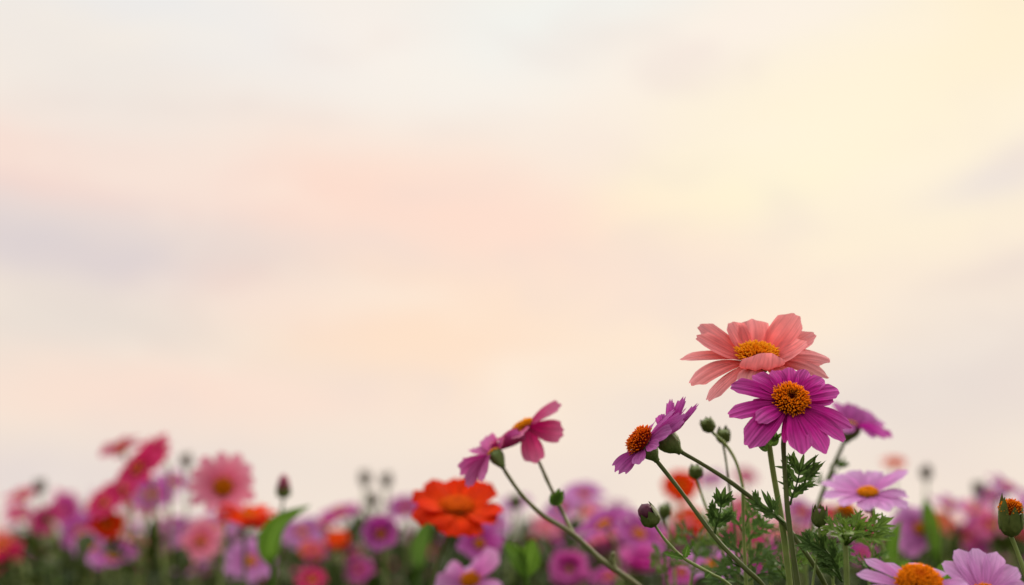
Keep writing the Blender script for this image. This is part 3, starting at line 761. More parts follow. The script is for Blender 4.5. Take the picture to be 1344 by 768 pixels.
# pink flower behind the magenta one
rng = random.Random(18)
D5 = 0.93
S = stem_points(px_path(D5, [(1113, 567), (1107, 583), (1094, 612), (1084, 636), (1074, 664), (1062, 712), (1054, 768)]))
t = thing('daisy_flower', 'mauve pink daisy on a leaning stem, peeking out from behind the magenta bloom', 'flower', S[-1])
stem_part(t, S, .0014, .0019, M_STEMD)
explicit_head(t, 1117, 558, D5, (0.33, 0.9, -0.16), 11, [P(52, -16, 10, 24, 4, flat=.28), P(48, 2, -24, 26, 3, flat=.3), P(36, -12, 40, 24, 4, flat=.4), P(-12, 28, -30, 26, 3, flat=.28), P(14, 24, -34, 28, 3, flat=.28), P(-36, 14, 10, 22, 3, flat=.28), P(32, 16, -34, 26, 2, flat=.28), P(-20, -6, 46, 22, 3), P(14, -12, 52, 22, 4)],
    PM['violet'], DM['gold'], 7, 4, rng, 120, calyx=(14, 20), crs=4)
W = px_path(D5, [(1085, 636), (1096, 622), (1102, 612)]); fern_part(t, W, view(0, .5, .8), .018, rng, M_LEAF, pairs=2)
W = px_path(D5, [(1084, 638), (1074, 632), (1068, 630)]); fern_part(t, W, view(0, .5, .8), .014, rng, M_LEAF, pairs=2)

# flat lilac flower
rng = random.Random(19)
D6 = 0.85
S = stem_points(px_path(D6, [(1142, 660), (1146, 676), (1151, 700), (1159, 722), (1164, 737), (1170, 775)]))
t = thing('daisy_flower', 'pale lilac daisy opened flat with a small golden disc above the fern leaf tuft', 'flower', S[-1])
stem_part(t, S, .0014, .0018, M_STEM)
explicit_head(t, 1139, 649, D6, (-0.10, 0.95, 0.28), 9, [P(-62, -3, 10, 24, 6), P(-58, 12, -22, 24, 4), P(-34, 20, -50, 24, 2), P(-8, 24, -62, 24, 2), P(24, 24, -55, 24, 4), P(56, 20, -40, 26, 6), P(50, -2, 15, 26, 6), P(40, -12, 46, 24, 5), P(14, -14, 58, 26, 4), P(-16, -13, 60, 26, 3), P(-44, -10, 40, 24, 5), P(58, 30, -16, 22, 2)],
    PM['lilac'], DM['gold'], 12, 5, rng, 140, calyx=(15, 20), dl=2, crs=4)

# two big flowers leaning into the lower corner
rng = random.Random(20)
D7 = 0.645
S = stem_points(px_path(D7, [(1206, 790), (1209, 806), (1214, 840)]))
t = thing('daisy_flower', 'lilac daisy with a big domed orange disc at the lower frame edge', 'flower', S[-1])
stem_part(t, S, .0016, .002, M_STEM)
explicit_head(t, 1205, 774, D7, (-0.04, 0.86, 0.5), 24, [P(-56, 30, None, 19.0, 3, rnd=.2, endn=.2, teeth=.03, cup=.14), P(-74, 14, None, 22.8, 3, rnd=.2, endn=.2, teeth=.03, cup=.14), P(-76, -6, None, 24.7, 3, rnd=.2, endn=.2, teeth=.03, cup=.14), P(-62, -32, None, 24.7, 3, rnd=.2, endn=.2, teeth=.03, cup=.14), P(66, -26, None, 24.7, 3, rnd=.2, endn=.2, teeth=.03, cup=.14), P(68, 6, None, 20.9, 3, rnd=.2, endn=.2, teeth=.03, cup=.14), P(52, 12, -60, 20.9, 3, rnd=.2, endn=.2, teeth=.03, cup=.14), P(-24, -52, None, 24.7, 4, rnd=.2, endn=.2, teeth=.03, cup=.14), P(24, -52, None, 24.7, 4, rnd=.2, endn=.2, teeth=.03, cup=.14), P(-28, 22, -72, 22.8, -4, rnd=.2, endn=.2, teeth=.03, cup=.14), P(18, 22, -72, 22.8, -4, rnd=.2, endn=.2, teeth=.03, cup=.14), P(74, -8, None, 22.8, 4, rnd=.2, endn=.2, teeth=.03, cup=.14)],
    PM['lilac'], DM['orange'], 25.5, 23, rng, 380, calyx=(24, 30), sl=0.28, sr=0.055, dl=3)
rng = random.Random(21)
D8 = 0.66
S = stem_points(px_path(D8, [(1294, 798), (1296, 814), (1300, 850)]))
t = thing('daisy_flower', 'broad petalled pale lilac daisy at the lower edge under the orange tipped bud', 'flower', S[-1])
stem_part(t, S, .0016, .002, M_STEM)
explicit_head(t, 1292, 784, D8, (0.0, 0.62, 0.78), 10, [P(-46, 40, None, 23.5, 4, rnd=.2, endn=.2, teeth=.03, cup=.14), P(-25, 55, None, 26.9, 2, rnd=.2, endn=.2, teeth=.03, cup=.14), P(4, 57, None, 28.6, 2, rnd=.2, endn=.2, teeth=.03, cup=.14), P(30, 52, None, 26.9, 2, rnd=.2, endn=.2, teeth=.03, cup=.14), P(52, 34, None, 26.9, 4, rnd=.2, endn=.2, teeth=.03, cup=.14), P(62, 10, None, 25.2, 6, rnd=.2, endn=.2, teeth=.03, cup=.14), P(-60, 12, None, 23.5, 6, rnd=.2, endn=.2, teeth=.03, cup=.14), P(-52, -14, None, 23.5, 6, rnd=.2, endn=.2, teeth=.03, cup=.14), P(-30, -38, None, 25.2, 8, rnd=.2, endn=.2, teeth=.03, cup=.14), P(4, -46, None, 25.2, 8, rnd=.2, endn=.2, teeth=.03, cup=.14), P(34, -36, None, 25.2, 8, rnd=.2, endn=.2, teeth=.03, cup=.14), P(56, -14, None, 23.5, 6, rnd=.2, endn=.2, teeth=.03, cup=.14)],
    PM['lilac'], DM['rust'], 15, 7, rng, 220, calyx=(17, 18), dl=2)

# bud with orange crown at the edge of the picture
rng = random.Random(22)
t = bud_thing('flower_bud', 'swelling green bud with a fringe of orange florets at its top', [(1327, 704), (1333, 718), (1342, 742), (1356, 780)], 0.70, (-0.06, 1, 0.15), 16, 46, rng, DM['orange'], 3.4, M_STEM, None, True, .30)

# the pink pair leaning together on one forked stem
rng = random.Random(23)
D9 = 0.83
MAIN = px_path(D9, [(660, 613), (668, 626), (684, 648), (711, 675), (752, 701), (789, 735), (834, 766), (860, 790)])
S = stem_points(MAIN)
pair = thing('forked_daisy', 'forked stem bearing two rose pink daisies that lean one above the other', 'flower', S[-1])
stem_part(pair, S, .0012, .0026, M_STEMB)
stem_part(pair, px_path(D9 + .01, [(697, 584), (702, 594), (711, 614), (719, 632), (729, 653), (740, 676), (753, 701, D9)]), .0010, .0014, M_STEMB, 'branch')
stem_part(pair, px_path(D9, [(805, 725), (803, 735), (807, 749)]), .0012, .0018, M_STEMB, 'branch')
mb = MB()
for q in ((739, 643), (722, 648), (733, 640)):
    p, e = at(728, 664, D9), at(*q, D9); blade(mb, p, e - p, view(.3, .3, .9), (e - p).length, .006, .1, .4)
build('leaf', mb, M_LEAF, pair, at(728, 664, D9))
def double_head(name, px, py, d, axis, petals, dr, calyx, pm):
    """a whole flower head as one part with its petals and disc below it"""
    m = d / F; a = view(*axis).normalized(); c = at(px, py, d)
    mb = MB(); calyx_shape(mb, c, a, calyx[0] * m, calyx[1] * m, 3.6 * m)
    hd = build(name, mb, M_CALYX, pair, c)
    explicit_head(hd, px, py, d, axis, 10, petals, pm, DM['gold'], dr, dr * .55, rng, 150)
    return hd
double_head('flower_head', 687, 562, D9 + .01, (-0.52, 0.83, 0.02), [
    P(50, 32, 16, 24, 4, flat=.4), P(53, -4, 20, 31, -6, az=(0.7, 0.2, .6), flat=.7), P(16, -44, 24, 30, -4, az=(0.5, -.2, .8), flat=.7), P(-30, -18, 40, 26, 3, flat=.4), P(-46, -24, 5, 26, 4), P(-4, -6, 54, 26, 3), P(44, 26, -26, 24, 3), P(10, 6, -54, 26, 3), P(-20, -14, -44, 26, 3), P(34, 22, 36, 24, -2)],
    14, (9, 18), PM['mauve'])
double_head('flower_head', 649, 595, D9, (-0.52, 0.78, -0.36), [
    P(-46, -28, 4, 26, 5, teeth=.1, flat=.6), P(-36, -42, 30, 21, 5, teeth=.1, flat=.6), P(-14, -30, 52, 21, 3), P(40, 26, 14, 29, 2, flat=.4), P(-30, 2, -40, 24, 4), P(-12, 18, -44, 24, 4), P(16, 24, -44, 24, 3), P(-42, -12, -18, 24, 4), P(38, 24, -22, 24, 2)],
    8, (10, 18), PM['rose'])

# orange zinnia
rng = random.Random(24)
D10 = 0.97
S = stem_points(px_path(D10, [(594, 684), (590, 694), (583, 716), (574, 740), (566, 775)]))
t = thing('zinnia_flower', 'vivid orange zinnia with rounded petals and an amber disc, below the rose pink pair', 'flower', S[-1])
stem_part(t, S, .0018, .0022, M_STEMD)
explicit_head(t, 600, 668, D10, (0.05, 0.95, 0.26), 11, [P(-58, 22, -20, 40, 2, teeth=.03, ruffle=.14, cup=-.08), P(-36, 34, -36, 43, 0, teeth=.03, ruffle=.14, cup=-.08), P(-4, 34, -50, 43, -2, teeth=.03, ruffle=.14, cup=-.08), P(46, 30, -22, 50, -2, teeth=.03, ruffle=.14, cup=-.08), P(62, 0, 10, 40, 5, teeth=.05, ruffle=.14, cup=-.1), P(50, -14, 32, 40, 6, teeth=.05), P(22, -28, 52, 40, 8, teeth=.05, ruffle=.14, cup=-.1), P(-4, -26, 60, 43, 8, teeth=.03, ruffle=.14, cup=-.08), P(-36, -10, 52, 40, 6, teeth=.03, ruffle=.14, cup=-.08), P(-60, -8, 16, 45, 6, teeth=.03, ruffle=.14, cup=-.08), P(24, 34, -46, 43, 0), P(-50, 8, 30, 38, 4)],
    PM['orange'], DM['ember'], 20, 8, rng, 200, calyx=(20, 22), dl=3, sl=.2)

# ------------------------------------------------------------------ soft focus flowers one can still tell apart
def soft_flower(px, py, d, width, colour, axis, label, disc='gold', n=12, layers=1, elev=6, droop=0.1, wfac=1.0, lean=(0, 0), mat=M_STEM, leaf=True, seed=0, group=None, name='daisy_flower', dfac=0.21):
    rng = random.Random(seed * 7 + 100)
    c = at(px, py, d); rad = width * 0.51 * d / F; a = view(*axis).normalized()
    dr = rad * dfac
    cal = dr * 1.0
    base = c - a * cal
    k = max(0.02, base.z)
    S = [base, base - a * 0.02 + Vector((0, 0, -0.012)), base - a * 0.03 + Vector((lean[0] * .25, lean[1] * .25, -k * .25)), Vector((base.x - a.x * .04 + lean[0] * .7, base.y - a.y * .03 + lean[1] * .7, k * .4)), Vector((base.x - a.x * .04 + lean[0], base.y - a.y * .03 + lean[1], 0))]
    t = thing(name, label, 'flower', S[-1], group)
    stem_part(t, S, .0013, .0022, mat, seg=7)
    w = 2 * math.pi * rad * 0.62 / n * (1.5 if layers > 1 else 1.3) * wfac
    head(t, c, a, rad, PM['dusklilac' if colour == 'lilac' else colour], DM[disc], rng, n=n, w=w, elev=elev, droop=droop, layers=layers, dr=dr, dh=dr * .5, individual=width >= 68, nf=60, cal_depth=cal, foot=.5)
    if leaf:
        for q in range(2):
            z0 = k * rng.uniform(.6, .84); th = rng.random() * 6.28
            f = (k - z0) / k; p = Vector((S[2].x, S[2].y, z0))
            dirv = Vector((math.cos(th), math.sin(th), .7)).normalized(); L = rng.uniform(.03, .045)
            mb = MB(); broad_leaf(mb, [p, p + dirv * L * .5, p + dirv * L + Vector((0, 0, -.01))], Vector((0, 0, 1)), L * .2)
            build('leaf', mb, M_LEAF, t, p)
    return t

SOFT = [
    # the tall crimson and pink group
    (160, 590, 1.6, 60, 'crimson', (-.25, .85, .3), 'blurred crimson daisy, the highest bloom of the tall group over the lilac blooms', {}),
    (203, 598, 1.5, 60, 'crimson', (-.5, .6, .6), 'blurred crimson daisy tilted beside the highest crimson bloom', {}),
    (182, 616, 1.4, 68, 'crimson', (-.45, .6, .65), 'blurred crimson daisy with orange disc in the middle of the tall group', {'disc': 'orange'}),
    (166, 640, 1.45, 66, 'crimson', (-.6, .5, .6), 'deep crimson daisy leaning out low on the side of the tall group', {}),
    (140, 660, 1.5, 60, 'crimson', (-.3, .7, .6), 'dark crimson daisy beneath the tall group with an orange bloom below', {}),
    (140, 688, 1.5, 46, 'orange', (.2, .6, .75), 'blurred red orange zinnia tucked under the dark crimson daisy', {'name': 'zinnia_flower', 'layers': 2}),
    (200, 650, 1.7, 66, 'violet', (.2, .8, .5), 'blurred violet daisy underneath the crimson blooms of the tall group', {}),
    (106, 698, 1.8, 62, 'violet', (-.3, .7, .6), 'blurred violet daisy low down beyond the dark crimson bloom', {}),
    (150, 732, 1.45, 72, 'violet', (.0, .93, .32), 'large violet daisy near the lower edge under the tall crimson group', {}),
    (122, 722, 1.6, 58, 'lilac', (.3, .8, .5), 'blurred lilac daisy touching the large violet bloom by the lower edge', {}),
    (229, 634, 1.8, 52, 'violet', (.3, .9, .2), 'flat violet daisy between the tall crimson group and the starry pink bloom', {}),
    (30, 652, 1.9, 50, 'crimson', (-.2, .9, .3), 'lone crimson daisy standing up near the picture edge with a grey bud beside it', {}),
    (24, 676, 2.0, 40, 'mauve', (.2, .8, .5), 'small mauve daisy just under the lone crimson bloom', {}),
    (4, 720, 1.7, 44, 'coral', (.2, .7, .7), 'coral bloom cut by the picture edge low in the greenery', {}),
    (84, 672, 2.3, 36, 'pink', (0, .8, .5), 'tiny pale pink bloom between the lone crimson daisy and the tall group', {}),
    # round the starry pink bloom and the pointed bud
    (293, 640, 1.24, 92, 'pink', (.05, .42, .9), 'starry pink daisy facing us with a round amber disc', {'n': 12, 'elev': 8, 'wfac': .88, 'dfac': .27, 'disc': 'orange'}),
    (325, 677, 1.22, 76, 'orange', (.10, .98, .12), 'flat orange red zinnia seen edge on, below the starry pink daisy', {'name': 'zinnia_flower', 'layers': 2, 'disc': 'orange', 'mat': M_STEMD}),
    (264, 712, 1.55, 66, 'pink', (-.2, .6, .75), 'soft pink bloom under the starry pink daisy', {}),
    (246, 706, 1.7, 56, 'lilac', (-.3, .8, .5), 'pale lilac bloom behind the soft pink one under the starry daisy', {}),
    (328, 738, 1.4, 72, 'lilac', (.2, .75, .6), 'large soft lilac daisy under the edge on zinnia, beside the broad leaf', {}),
    (284, 690, 1.9, 50, 'lilac', (.2, .8, .5), 'hazy lilac bloom in the gap between the pink daisy and the edge on zinnia', {}),
    (396, 700, 1.7, 62, 'lilac', (.1, .85, .5), 'pale lilac bloom just past the broad leaf under the pointed rose bud', {}),
    (446, 674, 1.65, 58, 'hotpink', (-.15, .92, .2), 'hot pink daisy between the broad leaf and the violet cup', {}),
    (424, 690, 1.75, 46, 'crimson', (-.4, .8, .3), 'small crimson daisy beside the hot pink bloom', {}),
    (443, 707, 1.6, 32, 'orange', (.0, .8, .6), 'small orange zinnia directly beneath the hot pink bloom', {'name': 'zinnia_flower', 'layers': 2}),
    (408, 722, 1.6, 32, 'coral', (.2, .7, .6), 'red coral zinnia in the greenery below the pale lilac bloom', {'name': 'zinnia_flower', 'layers': 2}),
    (500, 701, 1.28, 58, 'violet', (-.05, .35, .93), 'violet cup shaped daisy facing us with a small orange eye, before the orange zinnia', {'elev': 28, 'n': 9, 'wfac': 1.05}),
    (410, 762, 1.3, 44, 'crimson', (.0, .8, .6), 'crimson bloom at the lower edge beside the stalk of the broad leaf', {}),
    (470, 748, 1.6, 40, 'hotpink', (.1, .7, .7), 'small hot pink bloom low in the greenery beneath the violet cup', {}),
    (532, 668, 1.75, 54, 'violet', (-.2, .85, .4), 'violet bloom peeping past the edge of the vivid orange zinnia', {}),
    # behind the zinnia and the pink pair
    (629, 714, 1.15, 62, 'violet', (.15, .5, .85), 'violet daisy with an orange eye, directly beneath the vivid orange zinnia', {'n': 10, 'elev': 14}),
    (748, 748, 1.3, 56, 'hotpink', (-.1, .6, .8), 'ruffled hot pink double bloom beneath the fork of the pale stem', {'layers': 3, 'elev': 40, 'n': 9, 'dfac': .1, 'wfac': .9}),
    (793, 690, 1.18, 84, 'violet', (-.45, .85, .2), 'violet daisy seen from below with its dark green calyx, above the pale stem', {}),
    (766, 650, 1.5, 60, 'lilac', (.1, .85, .4), 'lilac bloom capped by a peach disc, above the violet daisy by the pale stem', {'disc': 'orange'}),
    (738, 668, 1.6, 54, 'lilac', (-.3, .8, .5), 'soft lilac bloom beside the leafy joint of the pale forked stem', {}),
    (770, 672, 1.9, 50, 'pink', (.3, .8, .4), 'soft pink bloom behind the peach capped lilac one', {}),
    (838, 702, 1.35, 76, 'violet', (.3, .8, .5), 'broad violet bloom behind the plum tipped bud', {}),
    (842, 744, 1.3, 74, 'hotpink', (.1, .9, .3), 'large glowing hot pink bloom at the lower edge beside the plum tipped bud', {'layers': 2, 'elev': 40, 'dfac': .15}),
    (800, 758, 1.3, 60, 'hotpink', (-.3, .9, .2), 'hot pink bloom at the lower edge where the pale stem leaves the frame', {}),
    (676, 664, 1.9, 44, 'lilac', (-.2, .85, .4), 'faint lilac bloom just past the vivid orange zinnia, behind the pale stem', {}),
    (648, 690, 1.8, 46, 'lilac', (.1, .7, .6), 'whitish lilac bloom close behind the petals of the orange zinnia', {}),
    (716, 690, 1.9, 40, 'pink', (.2, .7, .6), 'faint pink bloom underneath the pale forked stem', {}),
    # among the stems of the sharp cluster
    (893, 638, 1.55, 48, 'orange', (0, .55, .8), 'glowing red orange zinnia blurred between the two crossing stems', {'name': 'zinnia_flower', 'layers': 2, 'disc': 'orange'}),
    (905, 684, 1.6, 48, 'orange', (.2, .75, .6), 'blurred orange zinnia below the glowing red one among the stems', {'name': 'zinnia_flower', 'layers': 2, 'disc': 'orange'}),
    (936, 742, 1.12, 82, 'lilac', (-.1, .9, .35), 'lilac daisy opened flat low down behind the crossing stems', {'n': 13}),
    (974, 668, 1.8, 44, 'pink', (0, .7, .7), 'coral pink bloom blurred behind the small green bud stems', {}),
    (1003, 736, 1.5, 40, 'hotpink', (-.2, .5, .8), 'small bright pink bloom low beside the twin upright stems', {}),
    (1052, 674, 1.55, 60, 'violet', (.1, .85, .4), 'violet bloom blurred behind the magenta flower stem', {}),
    (933, 630, 2.0, 40, 'lilac', (0, .85, .4), 'faint lilac bloom beside the lone round bud', {}),
    (978, 626, 2.1, 36, 'mauve', (0, .85, .4), 'faint mauve bloom beyond the pair of small round buds', {}),
    (895, 752, 1.25, 50, 'hotpink', (-.2, .7, .6), 'hot pink bloom peeping under the flat lilac daisy behind the crossing stems', {}),
    # past the flat lilac flower
    (1173, 608, 1.8, 36, 'coral', (-.1, .9, .3), 'small coral bloom showing over the edge of the flat pale lilac daisy', {}),
    (1205, 694, 1.25, 72, 'lilac', (.35, .3, .88), 'soft lilac bloom with long hanging petals between the two upright leaves', {'n': 8, 'droop': .2, 'elev': -25}),
    (1092, 678, 1.5, 44, 'crimson', (0, .8, .5), 'dull crimson bloom behind the urn shaped bud', {}),
    (1132, 728, 1.5, 40, 'hotpink', (.2, .6, .7), 'small hot pink bloom beneath the fern leaf tuft', {}),
    (1246, 664, 1.6, 54, 'violet', (.15, .95, .2), 'violet daisy held flat beyond the upright leaf, over a dark calyx', {}),
    (1322, 640, 1.45, 58, 'violet', (.35, .85, .2), 'violet daisy with an orange disc above the orange tipped bud', {'disc': 'orange'}),
    (1300, 652, 1.8, 46, 'lilac', (-.4, .8, .4), 'pale lilac bloom beside the violet and orange one near the picture edge', {}),
    (1300, 690, 1.6, 50, 'mauve', (-.2, .7, .6), 'blurred rose mauve bloom beside the orange tipped bud', {}),
    (1268, 704, 1.6, 38, 'mauve', (0, .6, .8), 'blurred rose bloom above the broad petalled daisy at the lower edge', {}),
    (1236, 686, 1.9, 44, 'coral', (.2, .8, .5), 'dull coral bloom under the flat violet daisy', {}),
    (1280, 672, 1.9, 50, 'pink', (.1, .8, .5), 'pale pink bloom between the violet daisy and the orange tipped bud', {}),
]
for i, (px, py, d, w, colr_, axis, label, kw) in enumerate(SOFT):
    kw = dict(kw); lr = random.Random(i + 900)
    soft_flower(px, py, d, w, colr_, axis, label, seed=i, lean=(lr.uniform(-.08, .08), lr.uniform(-.03, .08)), **kw)

# a flower lying low in front of the zinnia
rng = random.Random(31)
S = stem_points(px_path(1.0, [(622, 764), (630, 790), (640, 850)]))
t = thing('daisy_flower', 'lilac pink daisy at the lower edge with two long petals rising, below the orange zinnia', 'flower', S[-1])
stem_part(t, S, .0016, .002, M_STEM)
explicit_head(t, 618, 762, 1.0, (-.2, .8, .5), 10, [P(36, 40, 10, 28, 6, flat=.6), P(18, 26, -20, 24, 4), P(-10, 8, -40, 26, 4), P(-34, 12, -20, 28, 4, flat=.5), P(-50, -4, 10, 28, 5, flat=.5), P(40, -10, 30, 26, 5), P(-20, -20, 40, 26, 5), P(10, -24, 44, 26, 5)],
    PM['lilac'], DM['gold'], 13, 6, rng, 80, calyx=(14, 16))

# broad leaves standing up in the crowd
def leaf_plant(label, stem, leaves, d, mat, name='leafy_shoot', r=.0028, group=None):
    S = stem_points(px_path(d, stem)); t = thing(name, label, 'plant', S[-1], group)
    stem_part(t, S, r * .7, r, M_LEAFB)
    for (pts, wpx, nrm, fold) in leaves:
        W = px_path(d, pts); mb = MB(); broad_leaf(mb, W, view(*nrm), wpx * d / F, fold, wave=.03); build('leaf', mb, mat, t, W[0])
    return t
leaf_plant('broad bright green leaf clasping a thick stalk under the pointed rose bud', [(357, 728), (358, 745), (357, 775)],
    [([(357, 744), (354, 722), (359, 700), (374, 681), (408, 663)], 34, (-.35, .15, .92), .3)], 1.1, M_LEAFB)
leaf_plant('pair of broad green leaves spreading beneath the rose pink pair', [(690, 752), (692, 775)],
    [([(690, 758), (682, 738), (670, 722), (660, 712)], 26, (.3, .4, .85), .3), ([(690, 758), (694, 738), (698, 722), (700, 706)], 34, (-.3, .25, .9), .3)], 1.0, M_LEAFB)
leaf_plant('upright oval green leaf beside the stem of the flat lilac daisy', [(1172, 740), (1174, 775)],
    [([(1172, 750), (1168, 724), (1172, 702), (1184, 682)], 24, (.4, .2, .9), .3), ([(1176, 752), (1186, 742), (1196, 736)], 16, (0, .6, .7), .3)], 1.0, M_LEAFB)
leaf_plant('tall narrow blurred leaf rising past the hanging lilac petals', [(1226, 720), (1230, 775)],
    [([(1228, 740), (1222, 700), (1216, 672), (1213, 650)], 26, (.3, .1, .95), .3)], 1.25, M_LEAFB)
leaf_plant('rounded green leaf between the domed orange disc and the lilac petals', [(1240, 760), (1238, 790)],
    [([(1238, 772), (1240, 756), (1246, 744), (1256, 738)], 26, (-.1, .55, .8), .3)], .80, M_LEAFB)
leaf_plant('blurred oval leaf behind the bright green shoot of the orange zinnia stem', [(548, 740), (546, 775)],
    [([(548, 750), (550, 720), (556, 696), (566, 676)], 24, (.2, .2, .9), .3)], 1.3, M_LEAF)

rng = random.Random(40)
bud_thing('flower_bud', 'pointed rose bud on a thin stalk above the broad bright leaf', [(372, 654), (370, 668), (369, 690), (366, 730), (364, 775)], 1.12, (.02, 1, .05), 10, 31, rng, M_BUDR, 2.2, M_STEMD, show=.66)
for i, (px, py, dd, lab) in enumerate((
        (479, 630, 1.9, 'faint grey bud, tallest of the three over the violet cup'), (507, 632, 1.9, 'faint grey bud nearest the vivid orange zinnia'),
        (491, 657, 1.8, 'faint grey bud, lowest of the three over the violet cup'), (245, 606, 1.8, 'blurred grey bud rising behind the starry pink daisy'),
        (52, 640, 1.9, 'blurred grey bud beside the lone crimson daisy'), (1216, 622, 1.7, 'faint grey bud above the tall narrow leaf'),
        (1284, 642, 1.7, 'faint grey bud beside the pale lilac bloom near the edge'), (676, 660, 1.35, 'dark green bud just past the petals of the orange zinnia'), (1107, 682, 1.0, 'yellow tipped bud behind the fern leaf tuft'))):
    lr = random.Random(i + 60); q = lr.uniform(-8, 8)
    bud_thing('flower_bud', lab, [(px, py + 8), (px + q * .4, py + 30), (px + q, py + 70), (px + 1.4 * q, 790)], dd, (lr.uniform(-.2, .2), 1, .1), 8 if i < 8 else 14, 18 if i < 8 else 20, rng, DM['gold'] if i == 8 else M_BUDG, 1.8, M_STEM, None if i > 6 else 'hazy buds above the flower crowd', i == 8, .3, M_BUDG if i < 7 else None)

# ------------------------------------------------------------------ the rest of the field, every plant a thing
def prototype(colour, tilt, seed):
    rng = random.Random(seed)
    t = thing('daisy_flower', 'field flower', 'flower', (0, 0, 0))
    a = Vector((math.sin(R(tilt)), 0, math.cos(R(tilt)))); c = Vector((.03, 0, .62)); rad = .029 * rng.uniform(.9, 1.1); dr = rad * .2
    S = [c - a * dr, c - a * .03, Vector((c.x - a.x * .05, rng.uniform(-.02, .02), .42)), Vector((0, rng.uniform(-.02, .02), .2)), Vector((0, 0, 0))]
    mb = MB(); tube(mb, S, .0014, .0024, 6, 6); build('stem', mb, M_STEM, t, (0, 0, 0))
    n = rng.choice((10, 11, 12)); lay = 2 if colour in ('orange', 'coral') else 1
    head(t, c, a, rad, PM['dusklilac' if colour == 'lilac' else colour], DM[rng.choice(('gold', 'rust', 'orange'))], rng, n=n, w=2 * math.pi * rad * .62 / n * (1.5 if lay == 2 else 1.25), foot=.5, elev=rng.uniform(0, 22), droop=.1, layers=lay, dr=dr, individual=False, nf=36, cal_depth=dr)
    mb = MB()
    for q in range(5):
        z0 = .25 + .07 * q; th = q * 2.4; p = Vector((c.x * z0, 0, z0)); dv = Vector((math.cos(th), math.sin(th), .75)).normalized(); L = rng.uniform(.04, .06)
        broad_leaf(mb, [p, p + dv * L * .5, p + dv * L + Vector((0, 0, -.012))], Vector((0, 0, 1)), L * .2, nv=6)
    build('foliage', mb, M_LEAF, t, (0, 0, 0))
    return t
kinds = ['violet', 'lilac', 'violet', 'lilac', 'mauve', 'mauve', 'pink', 'crimson', 'hotpink', 'orange', 'lilac', 'violet']
protos = [(k, prototype(k, (20, 50, 78)[i % 3], 300 + i)) for i, k in enumerate(kinds)]
WORDS = {'violet': 'violet', 'lilac': 'pale lilac', 'hotpink': 'hot pink', 'mauve': 'mauve', 'pink': 'soft pink', 'crimson': 'crimson', 'coral': 'coral', 'orange': 'orange'}
REG = [(100, 'beyond the lone crimson daisy'), (250, 'beyond the tall crimson group'), (420, 'behind the starry pink daisy'), (560, 'beyond the violet cup'),
       (700, 'behind the vivid orange zinnia'), (880, 'behind the pale forked stem'), (1060, 'behind the crossing stems'), (1190, 'behind the flat lilac daisy'), (3000, 'behind the orange tipped bud')]
rng = random.Random(77)
used = set(); placed = 0
def copy_thing(t):
    c = t.copy(); COL.objects.link(c)
    for ch in t.children:
        k = ch.copy(); COL.objects.link(k); k.parent = c
    return c
while placed < 190:
    d = 1.6 + 4.4 * rng.random() ** 1.3
    px = rng.uniform(-30, 1374)
    top = 690 - 18 * math.sin(px / 190 + 1.2) - (26 if 680 < px < 900 or 60 < px < 260 else 0) + (18 if px < 60 or 370 < px < 520 else 0)
    py = rng.triangular(top - 10, 766, top + 36)
    p = at(px, py, d); h = p.z
    if h < .42: continue
    k = rng.randrange(len(protos)); col, pr = protos[k]
    o = pr if k not in used else copy_thing(pr)
    used.add(k); s = h / .62
    rz = rng.uniform(0, 6.28)
    o.scale = (rng.uniform(.85, 1.15),) * 2 + (s,); o.rotation_euler = (0, 0, rz)
    o.location = (p.x - .03 * math.cos(rz), p.y - .03 * math.sin(rz), 0)
    where = next(w for x, w in REG if px < x)
    o['label'] = f'hazy {WORDS[col]} bloom {"far back" if d > 3 else "in the crowd"} {where}'
    o['group'] = f'hazy {WORDS[col]} flowers {"far back" if d > 3 else "in the crowd"} {where}'
    placed += 1
for k, (col, pr) in enumerate(protos):
    if k not in used:
        for ch in list(pr.children): bpy.data.objects.remove(ch)
        bpy.data.objects.remove(pr)

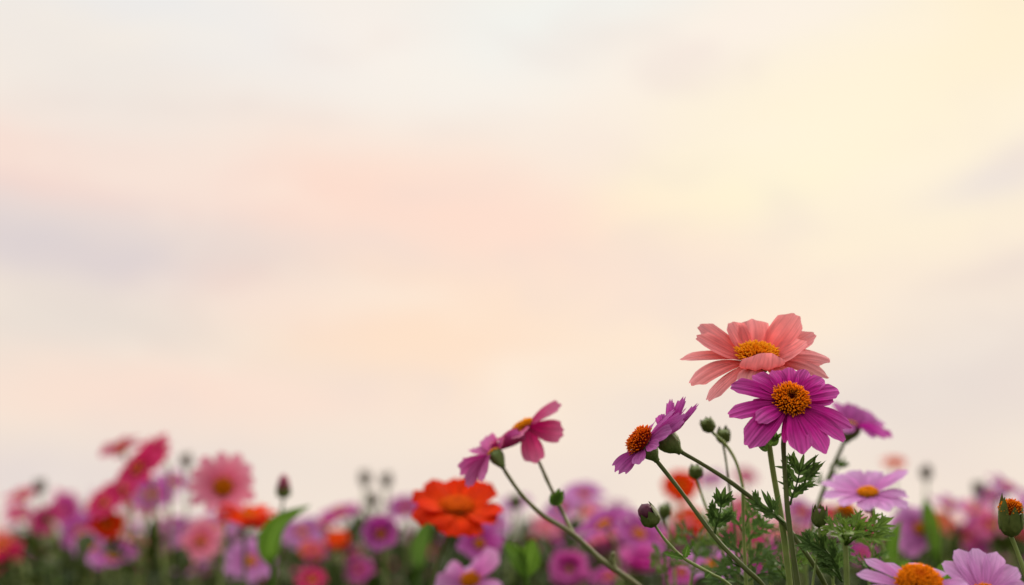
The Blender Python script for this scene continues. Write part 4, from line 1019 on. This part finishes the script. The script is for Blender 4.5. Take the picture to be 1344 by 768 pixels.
# ------------------------------------------------------------------ undergrowth and the far field
rg = np.random.RandomState(3)
def leaf_mass(n, dmin, dmax, hlo, hhi, size, power=1.0, side=1.15):
    """n small pointed leaves, each four faces, standing between heights hlo and hhi"""
    d = dmin + (dmax - dmin) * rg.rand(n) ** power
    x = (rg.rand(n) * 2 - 1) * (d * .38 * side + .1); y = d * math.cos(PITCH)
    clump = .5 + .5 * np.sin(x * 9 + 3 * np.sin(y * 5)) * np.sin(y * 7 + 2 * np.sin(x * 6)) 
    top = hhi - .09 * clump * np.minimum(1, 1.5 / d) * 1.0
    zz = top - (top - hlo) * rg.rand(n) ** 1.6
    th = rg.rand(n) * 6.283; ele = rg.rand(n) * 1.5 - .2
    D = np.stack([np.cos(th) * np.cos(ele), np.sin(th) * np.cos(ele), np.sin(ele)], 1)
    Wv = np.stack([-np.sin(th), np.cos(th), (rg.rand(n) - .5) * .8], 1)
    L = size * (.6 + .8 * rg.rand(n)); w = L * (.12 + .16 * rg.rand(n))
    p = np.stack([x, y, zz], 1); up = np.array([0, 0, 1.0])
    def row(t, k, dz): return p + D * (L * t)[:, None] + Wv * (w * k)[:, None] + up * (L * dz)[:, None]
    V = np.stack([row(0, 0, 0), row(.35, 1, .03), row(.35, 0, -.03), row(.35, -1, .03), row(.7, .8, -.02), row(.7, 0, -.07), row(.7, -.8, -.02), row(1, 0, -.14)], 1).reshape(-1, 3)
    fs = []
    for i in range(n):
        o = i * 8; fs += [(o, o + 1, o + 2), (o, o + 2, o + 3), (o + 1, o + 4, o + 5, o + 2), (o + 2, o + 5, o + 6, o + 3), (o + 4, o + 7, o + 5), (o + 5, o + 7, o + 6)]
    mb = MB(); mb.v = V.tolist(); mb.f = fs; mb.uv = [(.5, .5)] * len(mb.v); return mb
o = build('undergrowth', leaf_mass(16000, 1.35, 3.2, .30, .625, .034, .8), M_UNDER); o['kind'] = 'stuff'
o = build('far_undergrowth', leaf_mass(14000, 2.6, 14, .30, .655, .06, .8), M_UNDER); o['kind'] = 'stuff'
o = build('low_undergrowth', leaf_mass(2500, .45, 1.3, .05, .50, .05, .8), M_UNDER); o['kind'] = 'stuff'
# flowers past the ones that can be told apart
mb = MB(); rng = random.Random(5)
cols = {'violet': MB(), 'pink': MB()}
for i in range(420):
    d = 5.5 + 9 * rng.random() ** .8; x = rng.uniform(-1, 1) * (d * .42); c = Vector((x, d, rng.uniform(.60, .70)))
    a = Vector((rng.gauss(0, .4), rng.gauss(-.2, .4), 1)).normalized(); _, ex, ey = frame(a); m = cols['violet' if rng.random() < .68 else 'pink']
    tube(m, [c - a * .01, Vector((c.x, c.y, 0))], .0015, .002, 4, 3, 0)
    for k in range(8):
        th = k * .785; r = ex * math.cos(th) + ey * math.sin(th)
        blade(m, c + r * .004, r + a * .2, a, .032, .022, -.1, .1, 3, widest=.6)
for k, m in cols.items():
    o = build('distant_flowers', m, PM['violet' if k == 'violet' else 'mauve']); o['kind'] = 'stuff'
